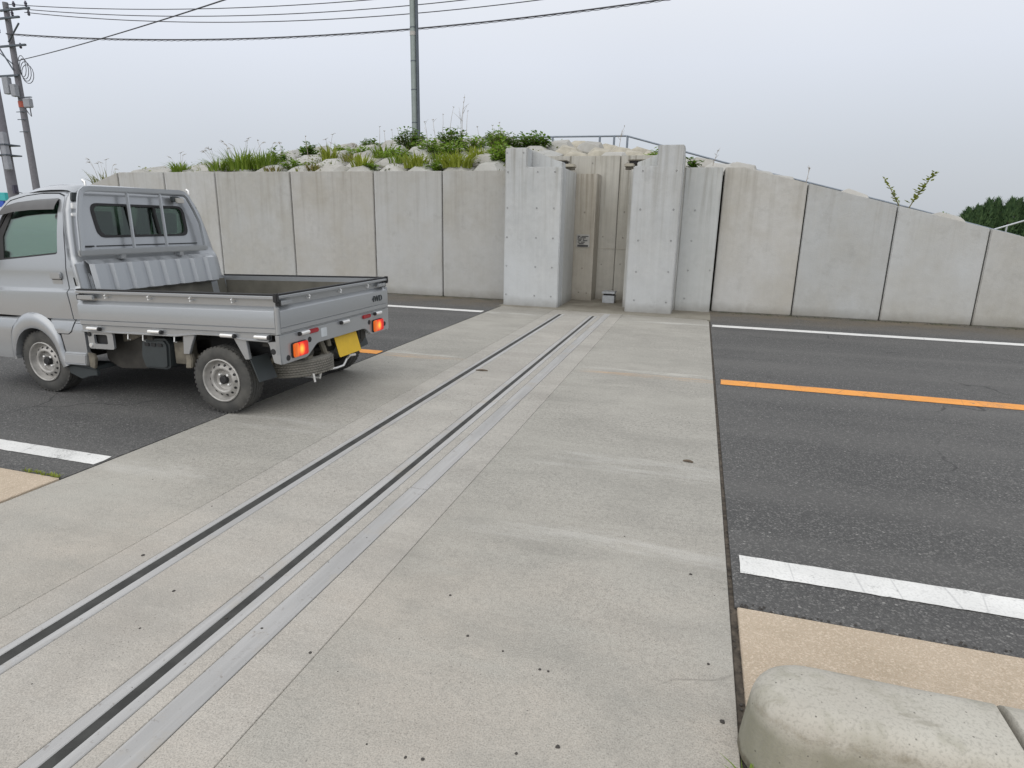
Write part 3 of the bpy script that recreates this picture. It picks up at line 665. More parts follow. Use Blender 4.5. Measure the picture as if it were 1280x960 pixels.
def stalk(x, y, h, label, seed=1, lean=.1, branch=0, z=None):
    r_ = random.Random(seed); t = thing('dry_stalk', (x, y, (bz(x, y)) if z is None else z), label, 'dry stalk', )
    b = MB(); a = r_.uniform(0, 6.283); L = Vector((math.cos(a)*lean*h, math.sin(a)*lean*.4*h, 0))
    pts = [L*t_*t_+Vector((r_.gauss(0,.008), r_.gauss(0,.008), h*t_)) for t_ in (0,.25,.5,.75,1)]
    b.tube(pts, .008, 5, r1=.003)
    for k in range(branch):
        u = r_.uniform(.45,.95); p = Vector((0,0,h*u))+L*u*u; d = Vector((r_.uniform(-1,1), r_.uniform(-.5,.5), r_.uniform(.5,1.2))).normalized()*h*r_.uniform(.15,.3)
        b.tube([p, p+d*.6, p+d+Vector((0,0,-.01))], .004, 4, r1=.002)
    finish_local(b, 'stalk', M_DRY, t)
    hd = MB(); e = pts[-1]
    for k in range(5):
        d = Vector((r_.uniform(-1,1), r_.uniform(-1,1), r_.uniform(.1,1))).normalized()*.035; hd.tube([e, e+d], .006, 4, r1=.002)
    finish_local(hd, 'seed_head', M_DRY, t); return t

tuft(-14.15, 12.35, .62, .40, 110, 'pale wispy grass spilling over the far left wall end', M_GRASSP, 1, .8, 7)
tuft(-11.8, 12.3, .42, .26, 120, 'small bright green grass tuft alone at the left on the wall top', M_GRASS, 2, .6, 3)
tuft(-10.75, 12.4, .48, .34, 130, 'dark green grass tuft left of the biggest clump', M_GRASS, 3, .7, 5)
tuft(-10.15, 12.45, .70, .50, 300, 'biggest bushy grass clump on the wall, with drooping seed heads', M_GRASS, 4, .6, 6, .05)
tuft(-9.70, 12.55, .62, .42, 200, 'tall grass tuft just right of the biggest clump', M_GRASS, 41, .6, 2)
tuft(-9.25, 12.3, .22, .28, 110, 'low reddish grass patch below the dark broad-leaved weed', M_GRASSR, 5, .5)
leafy(-9.75, 13.15, .52, .36, 22, 'dark broad-leaved weed rising behind the reddish grass', M_LEAFD, 6)
leafy(-9.5, 14.1, .55, .30, 22, 'rounded dark leafy weed standing alone against the sky, left of the pole', M_LEAFD, 7, .07)
leafy(-8.9, 12.6, .32, .34, 16, 'low green leafy weed on the wall edge, leftmost low one', M_LEAF, 8)
tuft(-8.25, 12.35, .24, .24, 90, 'second reddish grass patch, at the foot of the yellow tuft', M_GRASSR, 9, .5)
tuft(-8.45, 13.3, .58, .26, 130, 'upright yellow green tuft with a dry stalk in it', M_GRASSY, 10, .35, 3)
leafy(-8.1, 14.0, .36, .42, 20, 'spreading green weed beside a pale block, left of the pole', M_LEAF, 12)
tuft(-7.15, 12.5, .50, .30, 140, 'yellow green grass tuft below and left of the pole', M_GRASSY, 13, .55, 2)
leafy(-8.3, 15.0, .45, .32, 20, 'leafy weed on the crest, first one left of the pole', M_LEAFD, 14)
tuft(-7.25, 13.7, .46, .36, 150, 'grass tuft halfway up the slope under the pole', M_GRASS, 15, .5)
leafy(-7.25, 15.1, .62, .48, 40, 'wide dark bush of leaves around the foot of the grey pole', M_LEAFD, 16, .06)
tuft(-5.85, 12.5, .48, .36, 220, 'bright yellow green grass cushion on the wall edge, right of the pole', M_GRASSY, 17, .5)
leafy(-6.2, 14.0, .50, .44, 30, 'green leafy weed right of the pole, halfway up the slope', M_LEAF, 18)
leafy(-6.05, 15.0, .60, .42, 34, 'dark leafy weed on the crest, right of the pole', M_LEAFD, 19, .06)
tuft(-5.5, 13.0, .38, .30, 120, 'mid green grass tuft among blocks in the middle of the slope', M_GRASS, 20)
tuft(-4.95, 12.5, .52, .44, 260, 'broad yellow green grass tuft left of the gate pillar', M_GRASSY, 21, .65)
leafy(-5.35, 14.5, .46, .42, 28, 'green leafy weed left of the tall pointed weed', M_LEAF, 22)
leafy(-4.55, 14.0, .72, .26, 30, 'tall pointed leafy weed left of the gate pillar', M_LEAF, 23)
leafy(-4.05, 12.6, .60, .30, 40, 'bright green weed touching the left gate pillar', M_LEAF, 24)
leafy(-4.5, 15.0, .46, .36, 24, 'dark weed just behind the left gate pillar top', M_LEAFD, 25)
leafy(-3.95, 14.9, .50, .46, 44, 'wide dark leafy weed over the left gate pillar', M_LEAFD, 26, .065)
leafy(-1.05, 14.0, .36, .24, 22, 'small leafy weed against the right gate pillar top', M_LEAF, 28)
leafy(-.28, 13.0, .28, .14, 10, 'small dark weed behind the streaked wall section', M_LEAFD, 29)
leafy(3.9, 12.5, .17, .07, 14, 'tiny pointed dark weed poking above the sloping wall', M_LEAFD, 30, .03, dz=.1)
leafy(-6.75, 13.4, .40, .40, 26, 'low bright leafy weed between the pole bush and the yellow cushion', M_LEAF, 31)
tuft(-6.5, 13.0, .40, .30, 120, 'loose green grass tuft up the slope behind the yellow cushion', M_GRASS, 32, .6)
leafy(-5.6, 13.8, .44, .40, 26, 'bright leafy weed in mid slope, left of the railing end', M_LEAF, 33)
tuft(-4.75, 13.3, .45, .30, 130, 'yellow green grass tuft below the tall pointed weed', M_GRASSY, 34, .6)
leafy(-5.0, 15.2, .46, .40, 28, 'dark leafy weed on the crest by the railing left end', M_LEAFD, 35)
leafy(-4.3, 13.4, .46, .32, 26, 'bright leafy weed just above the one touching the left gate pillar', M_LEAF, 36)
tuft(-7.9, 13.3, .32, .30, 90, 'short reddish grass patch among blocks left of the pole', M_GRASSR, 37, .5)
leafy(-8.75, 14.4, .34, .34, 18, 'small leafy weed on the crest right of the rounded dark weed', M_LEAF, 38)
tuft(-10.9, 13.0, .36, .30, 110, 'thin green grass tuft behind the dark tuft at left', M_GRASS, 39, .6)
leafy(-6.9, 12.45, .22, .22, 12, 'tiny leafy weed at the wall edge left of the yellow cushion', M_LEAF, 40)
leafy(-5.4, 12.4, .22, .24, 14, 'tiny leafy weed at the wall edge between two yellow tufts', M_LEAF, 42)
ST = ['first dry bare stalk to the right of the grey steel pole bush','second dry bare stalk in the group right of the steel pole','tall branched dry stalk, highest in the group right of the pole','last and short dry stalk at the right of the pole group','second tallest dry stalk, forked, beside the highest one','lone short dry stalk between the pole group and the tall pointed weed','first dry bare stalk left of the steel pole, farthest from it','second dry stalk left of the steel pole','third dry stalk left of the steel pole','dry bare stalk nearest the steel pole on its left','low forked dry stalk just right of the steel pole','second low forked dry stalk right of the steel pole']
for i, (x, y, h, br) in enumerate([(-6.53,15.5,.68,0),(-6.33,15.5,.86,0),(-6.05,15.5,1.05,3),(-5.88,15.5,.75,0),(-5.99,15.5,.95,4),(-5.34,15,.42,0),(-8.03,15,.52,0),(-7.88,15,.42,0),(-7.7,15,.44,0),(-7.47,15,.46,0),(-6.71,15,.58,2),(-6.49,15,.62,3)]):
    s = stalk(x, y, h+.1, ST[i], i, .12, br); s['group'] = 'dry stalks along the levee crest'
for i, (x, y, h, br, lab) in enumerate([(-4.83,14.5,.62,1,'left one of two dry stalks above the tall pointed weed'),(-4.59,14.5,.68,0,'right one of two dry stalks above the tall pointed weed'),(-2.05,15.5,.62,7,'dry branching stalk at the corner of the crest railing'),
     (-10.2,13.2,.62,0,'dark dry stalk standing out of the biggest grass clump'),(-9.85,13.5,.50,0,'short dark dock stalk right of the biggest grass clump'),(-9.2,13.6,.62,1,'dry stalk left of the rounded dark weed'),(1.75,13,.42,4,'dry feathery stalk above the sloping wall'),(.10,13.4,.40,4,'dry stalk over the joint of wall section and sloping wall')]):
    stalk(x, y, h, lab, 60+i, .15, br)
gc = MB(); r_ = random.Random(91)
for k in range(520):
    x = r_.uniform(-14, -3.5); y = 12.1+4.3*r_.random()**1.2
    if noise.noise((x*.9, y*.9, 3.3)) < -.12: continue
    z = bank(x, y)+.02; big = r_.random()
    if big < .6:
        q = blades(r_.randint(5, 12), r_.uniform(.10,.26), .07, 3000+k, 1.0, .012); gc.add([(v[0]+x, v[1]+y, v[2]+z) for v in q.v], q.f)
    else:
        for j in range(r_.randint(6, 16)):
            p = Vector((x+r_.gauss(0,.07), y+r_.gauss(0,.07), z+r_.uniform(.03,.20))); az = r_.uniform(0,6.283); d = Vector((math.cos(az), math.sin(az), r_.uniform(-.2,.7))).normalized()
            sd_ = d.cross(Vector((0,0,1))).normalized(); L = r_.uniform(.04,.09); gc.add([p, p+d*L*.5+sd_*L*.35, p+d*L, p+d*L*.5-sd_*L*.35], [(0,1,2,3)])
me = bpy.data.meshes.new('ground_cover'); me.from_pydata(gc.v, [], gc.f); me.materials.append(leafmat('ground_cover_leaves', (.13,.19,.02), (.32,.32,.10)))
o = bpy.data.objects.new('ground_cover', me); COL.objects.link(o); tag(o, 'low mixed creeping weeds and dead grass in the gaps between the blocks', 'ground cover', kind='stuff')
# sapling with two leafy shoots
sp = thing('sapling', (3.30, 12.45, bz(3.3,12.45)+.1), 'young sapling with two leafy shoots above the sloping wall', 'sapling')
st = MB(); lf = MB(); r_ = random.Random(3)
for tip, nl in ((Vector((-.40,0,.56)), 34), (Vector((.36,.02,.63)), 62)):
    pts = [Vector((0,0,-.1)), tip*.3+Vector((0,0,-.03)), tip*.65, tip]; st.tube(pts, .011, 5, r1=.004)
    for k in range(nl):
        u = .22+.8*k/nl; p = tip*u+Vector((r_.gauss(0,.012), r_.gauss(0,.02), r_.gauss(0,.012))); az = r_.uniform(0,6.283)
        d = (Vector((math.cos(az), math.sin(az), .5))).normalized(); s_ = d.cross(Vector((.3,.2,1))).normalized(); L = .092*r_.uniform(.6,1.35)*(1.1-.3*u)
        lf.add([p, p+d*L*.5+s_*L*.3, p+d*L, p+d*L*.5-s_*L*.3], [(0,1,2,3)])
finish_local(st, 'stem', M_STEM, sp); finish_local(lf, 'leaves', leafmat('sapling_leaves', (.17,.22,.025), (.38,.42,.08)), sp)
# weed in the slab joint
jw = thing('grass_tuft', (.262, 1.50, -.012), 'small green weed in the joint between slab and kerb block', 'grass tuft')
finish_local(blades(34, .075, .02, 77, 1.2, .004), 'blades', M_GRASS, jw)

ew = thing('grass_tuft', (-3.47, 2.455, .005), 'sparse low moss and grass where the left pavement meets slab and asphalt', 'grass tuft')
wb_ = MB()
for k in range(46):
    q = blades(3, .022, .008, 500+k, 1.4, .003); dx, dy = -.30*(k/46)**1.4, rnd.gauss(0,.006)
    wb_.add([(v[0]+dx, v[1]+dy, v[2]) for v in q.v], q.f)
finish_local(wb_, 'blades', M_GRASSY, ew)
# ------------------------------------------------------------------ conifers far right
CG = 'conifers in the row at far right'
for i in range(28):
    r_ = random.Random(200+i); x = 23.9+i*.80+r_.uniform(-.1,.1); y = 70+r_.uniform(-.5,.5); H = 4.45+r_.uniform(-.28,.22) - (.95 if i == 0 else .35 if i == 1 else 0)
    lab = 'dense dark green conifer standing in the close row at far right'
    if i == 0: lab = 'leftmost and lowest conifer, rounding off the end of the far right row'
    t = thing('conifer_tree', (x, y, -.05), lab, 'tree', CG)
    tr = MB().tube([(0,0,0),(0,0,H*.93)], .09, 7, r1=.02); finish_local(tr, 'trunk', M_BARK, t)
    cr_ = MB()
    for k in range(2300):
        z = H*(.03+.97*r_.random()**.85); rad = (.95*(1-(z/H)**3.6)+.05)*r_.choice((1,1,.85,1.12))*math.sqrt(r_.uniform(.25,1)); a = r_.uniform(0,6.283)
        if noise.noise((math.cos(a)*2+i*7, math.sin(a)*2, z*1.7)) < -.45: continue
        p = Vector((rad*math.cos(a), rad*math.sin(a), z)); d = Vector((math.cos(a)*.5, math.sin(a)*.5, r_.uniform(.4,1.2))).normalized(); s_ = Vector((-math.sin(a), math.cos(a), r_.uniform(-.3,.3)))*.075
        L = r_.uniform(.14,.30)*r_.choice((1,1,1,1.7))
        cr_.add([p-s_, p+s_, p+d*L+s_*.2, p+d*L-s_*.2], [(0,1,2,3)])
    finish_local(cr_, 'crown', M_CON, t)

# ------------------------------------------------------------------ poles and wires
pg = thing('utility_pole', (-7.95, 17, 3.3), 'slim grey green steel pole on the levee crest', 'pole')
MB().tube([(-7.99,17,3.2),(-7.99,17,11)], .088, 16, r1=.082).build('pole_shaft', M_POLEG, pg)
MB().tube([(-7.862,16.97,3.2),(-7.868,16.97,11)], .040, 10).build('conduit', M_POLED, pg)
for z in (4.15, 5.0, 5.72, 6.55, 7.6): MB().tube([(-7.99,17,z),(-7.99,17,z+.02)], .0925, 14).build('clamp_band', M_POLED, pg)
MB().tube([(-7.99,17,6.36),(-7.99,17,6.46)], .0935, 16).build('pale_band', M_SIGNW, pg)
MB().box(-7.80, -7.70, 16.93, 17.03, 3.3, 3.78).build('meter_box', M_PLAST, pg, bevel=.006)

P1 = (-34.65, 26, 0)
p1 = thing('utility_pole', P1, 'concrete utility pole with crossarms and boxes at far left', 'pole')
MB().tube([(-34.65,26,-.05),(-34.65,26,11.75)], .185, 18, r1=.125).build('pole_shaft', M_CPOLE, p1)
for z, x0, x1, y in ((11.35,-34.9,-32.9,25.85),(10.98,-36.4,-33.6,25.8),(9.72,-35.3,-33.5,25.82),(8.35,-36.2,-34.3,25.82)):
    MB().box(x0, x1, y-.05, y+.05, z-.045, z+.045).build('crossarm', M_POLED, p1, bevel=.01)
for p in ((-33.9,11.5),(-33.1,11.46),(-34.1,11.1),(-33.0,11.05),(-33.9,9.62),(-35.6,11.1),(-35.2,10.4),(-36.0,8.5)):
    MB().lathe([(.03,0),(.07,.05),(.05,.1),(.075,.15),(.05,.2),(.03,.26)], (p[0],25.85,p[1]-.05), 'z', 10).build('insulator', M_INSUL, p1)
MB().tube([(-34.6,25.8,9.9),(-33.7,25.8,10.7)], .04, 6).build('brace', M_POLED, p1)
MB().tube([(-34.6,25.8,8.6),(-35.6,25.8,10.1)], .035, 6).build('brace', M_POLED, p1)
MB().tube([(-34.6,25.8,8.9),(-36.1,25.8,10.0)], .03, 6).build('brace', M_POLED, p1)
MB().prism(rrect(-35.22, -34.83, 25.55, 25.8, .05), 7.45, 8.25, 'z').build('switch_box', M_BOX, p1, bevel=.02)
MB().prism(rrect(-34.75, -34.42, 25.56, 25.8, .04), 7.32, 7.9, 'z').build('switch_box', M_BOX, p1, bevel=.02)
MB().box(-34.14, -33.66, 25.65, 25.85, 6.78, 7.22).build('cable_box', M_BOX, p1, bevel=.03)
MB().box(-34.45, -33.62, 25.7, 25.8, 7.26, 7.30).build('box_arm', M_POLED, p1)
MB().tube([(-34.1,25.7,6.78),(-33.95,25.7,6.55),(-33.75,25.7,6.35),(-33.75,25.7,6.8)], .025, 6).build('drop_lead', M_WIRE, p1)
MB().tube([(-34.65,26,6.85),(-34.65,26,7.15)], .172, 18).build('red_band', M_RED, p1)
for z in (5.65, 6.25, 6.62): MB().tube([(-34.95,25.85,z),(-34.3,25.85,z)], .02, 6).build('step_bolt', M_POLED, p1)
for k in range(4):
    cxx, czz, ra, rbb = -33.95+.06*k, 8.75-.12*k, .25+.05*k, .5-.02*k
    MB().tube([(cxx+ra*math.cos(q*.4488), 25.8+.03*k, czz+rbb*math.sin(q*.4488)) for q in range(14)], .017, 5, closed=True).build('cable_coil', M_WIRE, p1)
P2 = (-21.0, 15, 0)
p2 = thing('utility_pole', P2, 'nearer grey pole cut by the left edge, just behind the truck roof', 'pole')
MB().tube([(-21.0,15,-.05),(-21.0,15,9)], .155, 18, r1=.11).build('pole_shaft', M_CPOLE, p2)
MB().prism(rrect(-20.80, -20.60, 14.70, 14.84, .03), 2.78, 3.88, 'z').build('pole_box', M_BOX, p2, bevel=.02)
for z in (3.22, 3.52): MB().box(-21.17, -20.58, 14.68, 15.17, z-.02, z+.02).build('clamp_band', M_POLED, p2, bevel=.004)
MB().box(-20.68, -20.58, 14.75, 14.88, 2.08, 2.34).build('stay_clamp', M_INSUL, p2, bevel=.01)
MB().tube([(-20.84,14.86,2.2),(-20.6,14.8,2.2)], .02, 6).build('stay_bracket', M_POLED, p2)
MB().tube([(-20.6,14.8,2.15),(-19.3,14.8,1.88),(-17.9,14.8,1.62),(-15.8,14.8,1.25)], .012, 5).build('stay_wire', M_WIRE, p2)

def wire(label, a, b, sag, r=.018, n=48):
    a = Vector(a); b = Vector(b)
    pts = [a.lerp(b, i/n)-Vector((0,0,4*sag*(i/n)*(1-i/n))) for i in range(n+1)]
    return tag(MB().tube(pts, r, 6).build('overhead_cable', M_WIRE), label, 'cable')
def fit(a, mid, xb_):   # end height from a span that passes through three known heights
    return a
wire('topmost overhead cable from the far left pole', (-34.4,25.9,11.62), (8,25.9,11.62), 1.25)
wire('second overhead cable from the top at the far left pole', (-34.4,25.8,11.45), (8,25.8,11.45), 1.45, .018)
wire('third overhead cable, lowest of the close upper set', (-33.2,25.8,11.15), (8,25.8,11.15), 1.45, .018)
mc = wire('thick lashed overhead cable passing behind the steel pole', (-34.6,25.75,10.27), (12,25.75,10.9), 1.45, .028)
lw_ = MB()
a, b = Vector((-34.6,25.75,10.27)), Vector((12,25.75,10.9)); pts = []
for i in range(420):
    u = i/419; p = a.lerp(b, u)-Vector((0,0,4*1.45*u*(1-u)+.05)); pts.append(p+Vector((0,.02*math.cos(i*1.9),.014*math.sin(i*1.9))))
lw_.tube(pts, .010, 4).build('lashing', M_WIRE, mc)
dA = Vector((-34.3,25.9,9.05)); dB = Vector((-13.6,16,7.35)); dD = dB+(dB-dA)*.9
wire('diagonal service cable rising across the other cables at upper left', dA, dD+Vector((0,0,.3)), .28, .02)
tl = thing('roadside_sign', (-43.4, 30, 0), 'teal and blue roadside signboard at the left edge behind the cab', 'sign')
MB().box(-44.6, -42.62, 29.9, 30.1, 2.25, 2.75).build('teal_panel', M_TEAL, tl, bevel=.02)
MB().box(-44.6, -42.9, 29.92, 30.08, 1.85, 2.245).build('blue_panel', M_BLUE, tl, bevel=.02)
for x in (-44.3, -43.2): MB().tube([(x,30,-.05),(x,30,1.86)], .05, 8).build('post', M_GALV, tl)

# ------------------------------------------------------------------ kerb blocks
def kerbblock(x0, x1, label, rounded, y0=1.50, y1=1.795):
    def plan(ins):
        rr = max(.012, .145-ins*.9); a = x0+ins*(1.7 if rounded else .15); out = []
        if rounded:
            for k in range(9): q = R(180+90*k/8); out.append((a+rr+rr*math.cos(q), y0+ins+rr+rr*math.sin(q)))
        else: out.append((a, y0+ins))
        n_ = 14
        for k in range(n_+1): out.append((a+rr+(x1-ins*.15-a-rr)*k/n_ if rounded else a+(x1-ins*.15-a)*k/n_, y0+ins))
        for k in range(n_+1): out.append((x1-ins*.15-(x1-ins*.15-a-(rr if rounded else 0))*k/n_, y1-ins*1.3))
        if rounded:
            for k in range(9): q = R(90+90*k/8); out.append((a+rr+rr*math.cos(q), y1-ins*1.3-rr+rr*math.sin(q)))
        else: out.append((a, y1-ins*1.3))
        return out
    rings = [(0,0),(.003,.05),(.007,.11),(.011,.165),(.015,.188),(.021,.204),(.030,.215),(.041,.2225),(.055,.227),(.075,.230)]
    k0 = MB(); vs = []
    for ins, z in rings:
        for x, y in plan(ins): vs.append((x, y, max(0, z*1.065+(.003*noise.noise((x*6, y*6, z*6)) if z > .01 else 0))))
    n = len(plan(0)); k0.add(vs, [(i*n+k, i*n+(k+1)%n, (i+1)*n+(k+1)%n, (i+1)*n+k) for i in range(len(rings)-1) for k in range(n)]+[((len(rings)-1)*n+k, (len(rings)-1)*n+k+1, len(rings)*n-2-k, len(rings)*n-1-k) for k in range(n//2-1)])
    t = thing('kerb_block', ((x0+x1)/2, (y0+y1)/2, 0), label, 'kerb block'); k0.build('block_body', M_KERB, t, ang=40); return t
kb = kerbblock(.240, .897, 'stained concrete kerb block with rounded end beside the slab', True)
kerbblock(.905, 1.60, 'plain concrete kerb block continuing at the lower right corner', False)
#TRUCK
# ------------------------------------------------------------------ pickup truck (nose to the left, braking)
TR = thing('pickup_truck', (-4.55, 4.61, 0), 'silver kei pickup truck with open cargo bed and lit tail lamps', 'pickup truck')
CY = 4.61
def nose(co): return Vector((co.x, co.y, co.z+.026*(co.x+4.0)))       # pitched down on its front springs
def mir(co): return Vector((co.x, 2*CY-co.y, co.z))
def T(b, name, mat, bev=0, parent=None, warp=nose, seg=2, ang=32, fix=True): return b.build(name, mat, parent or TR, bevel=bev, seg=seg, ang=ang, warp=warp, fix=fix)
YT = [(0,3.78),(.56,3.775),(.60,3.777),(.655,3.792),(.672,3.806),(.684,3.790),(.895,3.785),(.905,3.787),(.928,3.812),(.938,3.815),(1.06,3.815),(1.10,3.818),(1.19,3.834),(1.37,3.862),(1.55,3.902),(1.62,3.932),(1.665,3.955),(1.70,3.99),(1.745,4.10)]
def yn(z): return lerp(YT, z)
def xbk(z): return -4.785-.17*(z-.9)
def fill(outline, hole=None):
    bm = bmesh.new(); es = []
    for lp in [outline]+([hole] if hole else []):
        v = [bm.verts.new((p[0], 0, p[1])) for p in lp]
        es += [bm.edges.new((v[i], v[(i+1) % len(v)])) for i in range(len(v))]
    bmesh.ops.triangle_fill(bm, use_beauty=True, use_dissolve=False, edges=es, normal=(0,-1,0))
    return bm
def cut(bm, axis, vals):
    for c in vals:
        co_ = [0,0,0]; no = [0,0,0]; co_[axis] = c; no[axis] = 1
        bmesh.ops.bisect_plane(bm, geom=bm.verts[:]+bm.edges[:]+bm.faces[:], plane_co=co_, plane_no=no, dist=1e-5)
def orient(bm, d):
    d = Vector(d); bm.normal_update()
    bmesh.ops.reverse_faces(bm, faces=[f for f in bm.faces if f.normal.dot(d) < 0])
def thicken(bm, offs):
    """close the sheet into a shell by copying it along offs and bridging the rim"""
    rim = [e for e in bm.edges if len(e.link_faces) == 1]
    mp = {v: bm.verts.new(v.co+Vector(offs)) for v in list(bm.verts)}
    for f in list(bm.faces): bm.faces.new([mp[v] for v in reversed(f.verts)])
    for e in rim:
        a, b = e.verts; bm.faces.new((a, b, mp[b], mp[a]))
ZC = sorted({z for z, _ in YT})
def side(name, outline, mat, hole=None, out=0.0, thick=.03, parent=None, far=False, fun=None, label=None):
    bm = fill(outline, hole); cut(bm, 2, ZC)
    for v in bm.verts: v.co.y = (fun or yn)(v.co.z)-out
    orient(bm, (0,-1,0)); thicken(bm, (0, thick, 0))
    w = (lambda c: nose(mir(c))) if far else nose
    return finish(bm, bpy.data.meshes.new(name), name, mat, parent or TR, ang=24, warp=w)

arc = lambda cx, cz, rx, rz, a0, a1, n: [(cx+rx*math.cos(R(a0+(a1-a0)*i/n)), cz+rz*math.sin(R(a0+(a1-a0)*i/n))) for i in range(n+1)]
FLX, FLZ = -5.325, .435            # flare centre
door_out = roundpoly([(-4.915,1.665,.07),(-5.03,1.677,0),(-5.24,1.682,0),(-5.40,1.668,0),(-5.56,1.632,0),(-5.64,1.553,.03),(-5.93,1.10,0),(-5.96,.80,0),(-5.96,.684,.02),(-5.56,.684,0)], 0)
door_out = roundpoly([(-4.958,1.60,0),(-4.965,1.655,.05),(-5.05,1.680,0),(-5.24,1.684,0),(-5.40,1.668,0),(-5.56,1.632,.03),(-5.645,1.552,.03),(-5.94,1.10,.03),(-5.97,.80,0),(-5.97,.69,.02)], .0) \
    + arc(FLX, FLZ, .292, .292, 118, 26, 12) + [(-5.0,.562),(-4.945,.562),(-4.91,.585),(-4.882,.66),(-4.893,.80),(-4.908,.93),(-4.922,1.20),(-4.942,1.45)]
win = roundpoly([(-5.005,1.625,.03),(-5.002,1.205,.025),(-5.32,1.178,0),(-5.66,1.15,.02),(-5.84,1.13,.05),(-5.615,1.53,.04),(-5.52,1.592,.03),(-5.26,1.625,0)], .0)
for far in (False, True):
    d = side('door', door_out, M_PAINT, win, .004, .035, far=far)
    g_ = [(x+(.012 if x < -5.3 else -.012)*-1, z) for x, z in win]
    side('window', win, M_GLASS, None, -.016, .004, parent=d, far=far)
    # black weatherstrip round the glass
    wi = [(-5.33+(x+5.33)*.955, 1.375+(z-1.375)*.93) for x, z in win]
    side('window_seal', win, M_BLACK, wi, -.008, .01, parent=d, far=far)
    side('quarter_frame', [(-5.50,1.595),(-5.545,1.57),(-5.86,1.12),(-5.62,1.14),(-5.625,1.34)], M_BLACK, None, -.010, .01, parent=d, far=far)
    if not far:
        # visor: smoked rain deflector along the top of the window
        vz = [(-5.008,1.638),(-5.03,1.645),(-5.26,1.637),(-5.45,1.618),(-5.555,1.592),(-5.635,1.52),(-5.62,1.512),(-5.45,1.542),(-5.26,1.555),(-5.008,1.556)]
        bm = fill(vz); cut(bm, 2, [1.52,1.54,1.56,1.58,1.60,1.62,1.63])
        for v in bm.verts:
            z = v.co.z; v.co.y = yn(z)-.008-.03*min(1, max(0, (1.645-z)/.06))**.6
        orient(bm, (0,-1,0)); thicken(bm, (0,.004,0)); finish(bm, bpy.data.meshes.new('window_visor'), 'window_visor', M_VISOR, d, ang=40, warp=nose)
    w = (lambda c: nose(mir(c))) if far else nose
    h = MB(); h.prism(rrect(-5.078, -4.957, 1.005, 1.062, .018), yn(1.03)-.024, yn(1.03)-.004, 'y'); T(h, 'handle', M_PAINT, .007, d, w)
    h = MB(); h.prism(rrect(-5.075, -4.960, .962, 1.004, .016), yn(.98)-.0055, yn(.98)+.004, 'y'); T(h, 'handle_recess', M_PLAST if far else M_PAINT, .003, d, w)
    h = MB(); h.box(-5.07, -4.965, yn(1.0)-.009, yn(1.0)-.003, .999, 1.009); T(h, 'handle_gap', M_BLACK, 0, d, w)
    # pillar behind the door, up to the roof rail
    pil = [(-4.872,.652),(-4.88,.70),(-4.887,.80),(-4.901,.93),(-4.915,1.20),(-4.935,1.45),(-4.951,1.60),(-4.957,1.663),(-5.05,1.6885),(-5.24,1.6925),(-5.41,1.676),(-5.57,1.640),(-5.655,1.556),(-5.67,1.56),(-5.585,1.66),(-5.42,1.712),(-5.24,1.73),(-5.0,1.735),(xbk(1.735)-.03,1.735)] + [(xbk(z)-.03, z) for z in (1.6,1.45,1.2,.93,.80,.652)]
    side('cab_pillar', pil, M_PAINT, None, 0, .03, far=far)
    side('door_seam', [(x+.004,z) for x, z in pil[:8]] + [(-5.05,1.685),(-5.24,1.689),(-5.40,1.673),(-5.56,1.637),(-5.55,1.62),(-5.24,1.67),(-5.05,1.668),(-4.98,1.65),(-4.96,1.45),(-4.94,1.2),(-4.92,.93),(-4.90,.70),(-4.90,.652)], M_BLACK, None, -.02, .006, far=far)
    # front pillar and front wing
    side('front_wing', [(-5.97,.676),(-5.97,1.10),(-6.08,1.06),(-6.14,.95),(-6.16,.676)], M_PAINT, None, 0, .03, far=far)
    side('lower_wing', arc(FLX, FLZ, .296, .296, 180, 122, 7) + [(-5.55,.676),(-6.16,.676),(-6.18,.40),(-6.15,.335),(-5.60,.322),(-5.615,.36)], M_PAINT, None, .002, .03, far=far)
    # wheel arch flare: three rails swept round the arch
    fl = MB(); n = 26; vs = []
    outer = [(-5.605,.318),(-5.62,.375)] + arc(FLX, FLZ, .292, .292, 180, 0, 18) + [(-5.01,.375),(-4.985,.295)]
    inner = [(-5.560,.318),(-5.568,.36)] + arc(-5.315, .335, .247, .262, 175, 0, 18) + [(-5.052,.30),(-5.04,.27)]
    for (ox, oz), (ix, iz) in zip(outer, inner):
        mx_, mz_ = (ox*.62+ix*.38), (oz*.62+iz*.38)
        for px_, pz_, yy in ((ox, oz, 3.785), (ox*.9+ix*.1, oz*.9+iz*.1, 3.766), (mx_, mz_, 3.755), (ix*.85+ox*.15, iz*.85+oz*.15, 3.752), (ix, iz, 3.757), (ix, iz, 3.80), (ix+(ix+5.315)*-.02, iz, 3.95)): vs.append((px_, yy, pz_))
    N = len(outer); fl.add(vs, [(i*7+j, i*7+j+1, (i+1)*7+j+1, (i+1)*7+j) for i in range(N-1) for j in range(6)])
    T(fl, 'wheel_arch', M_PAINT, 0, None, w, ang=50)
    # skirt between front wheel and bed
    side('side_skirt', [(-5.028,.556),(-4.945,.555),(-4.905,.578),(-4.876,.648),(xbk(.65)-.03,.648),(-4.775,.405),(-5.005,.405)], M_PAINT, None, 0, .03, far=far)
    s_ = MB(); s_.prism([(3.755,.395),(3.778,.412),(3.82,.412),(3.82,.30),(3.76,.298),(3.745,.315)], -5.008, -4.772, 'x'); T(s_, 'side_step', M_PAINT, .006, None, w)
    s_ = MB(); s_.prism([(-4.775,.41),(-4.71,.40),(-4.695,.36),(-4.72,.275),(-4.77,.29)], 3.775, 3.80, 'y'); T(s_, 'step_bracket', M_RUST, .004, None, w)
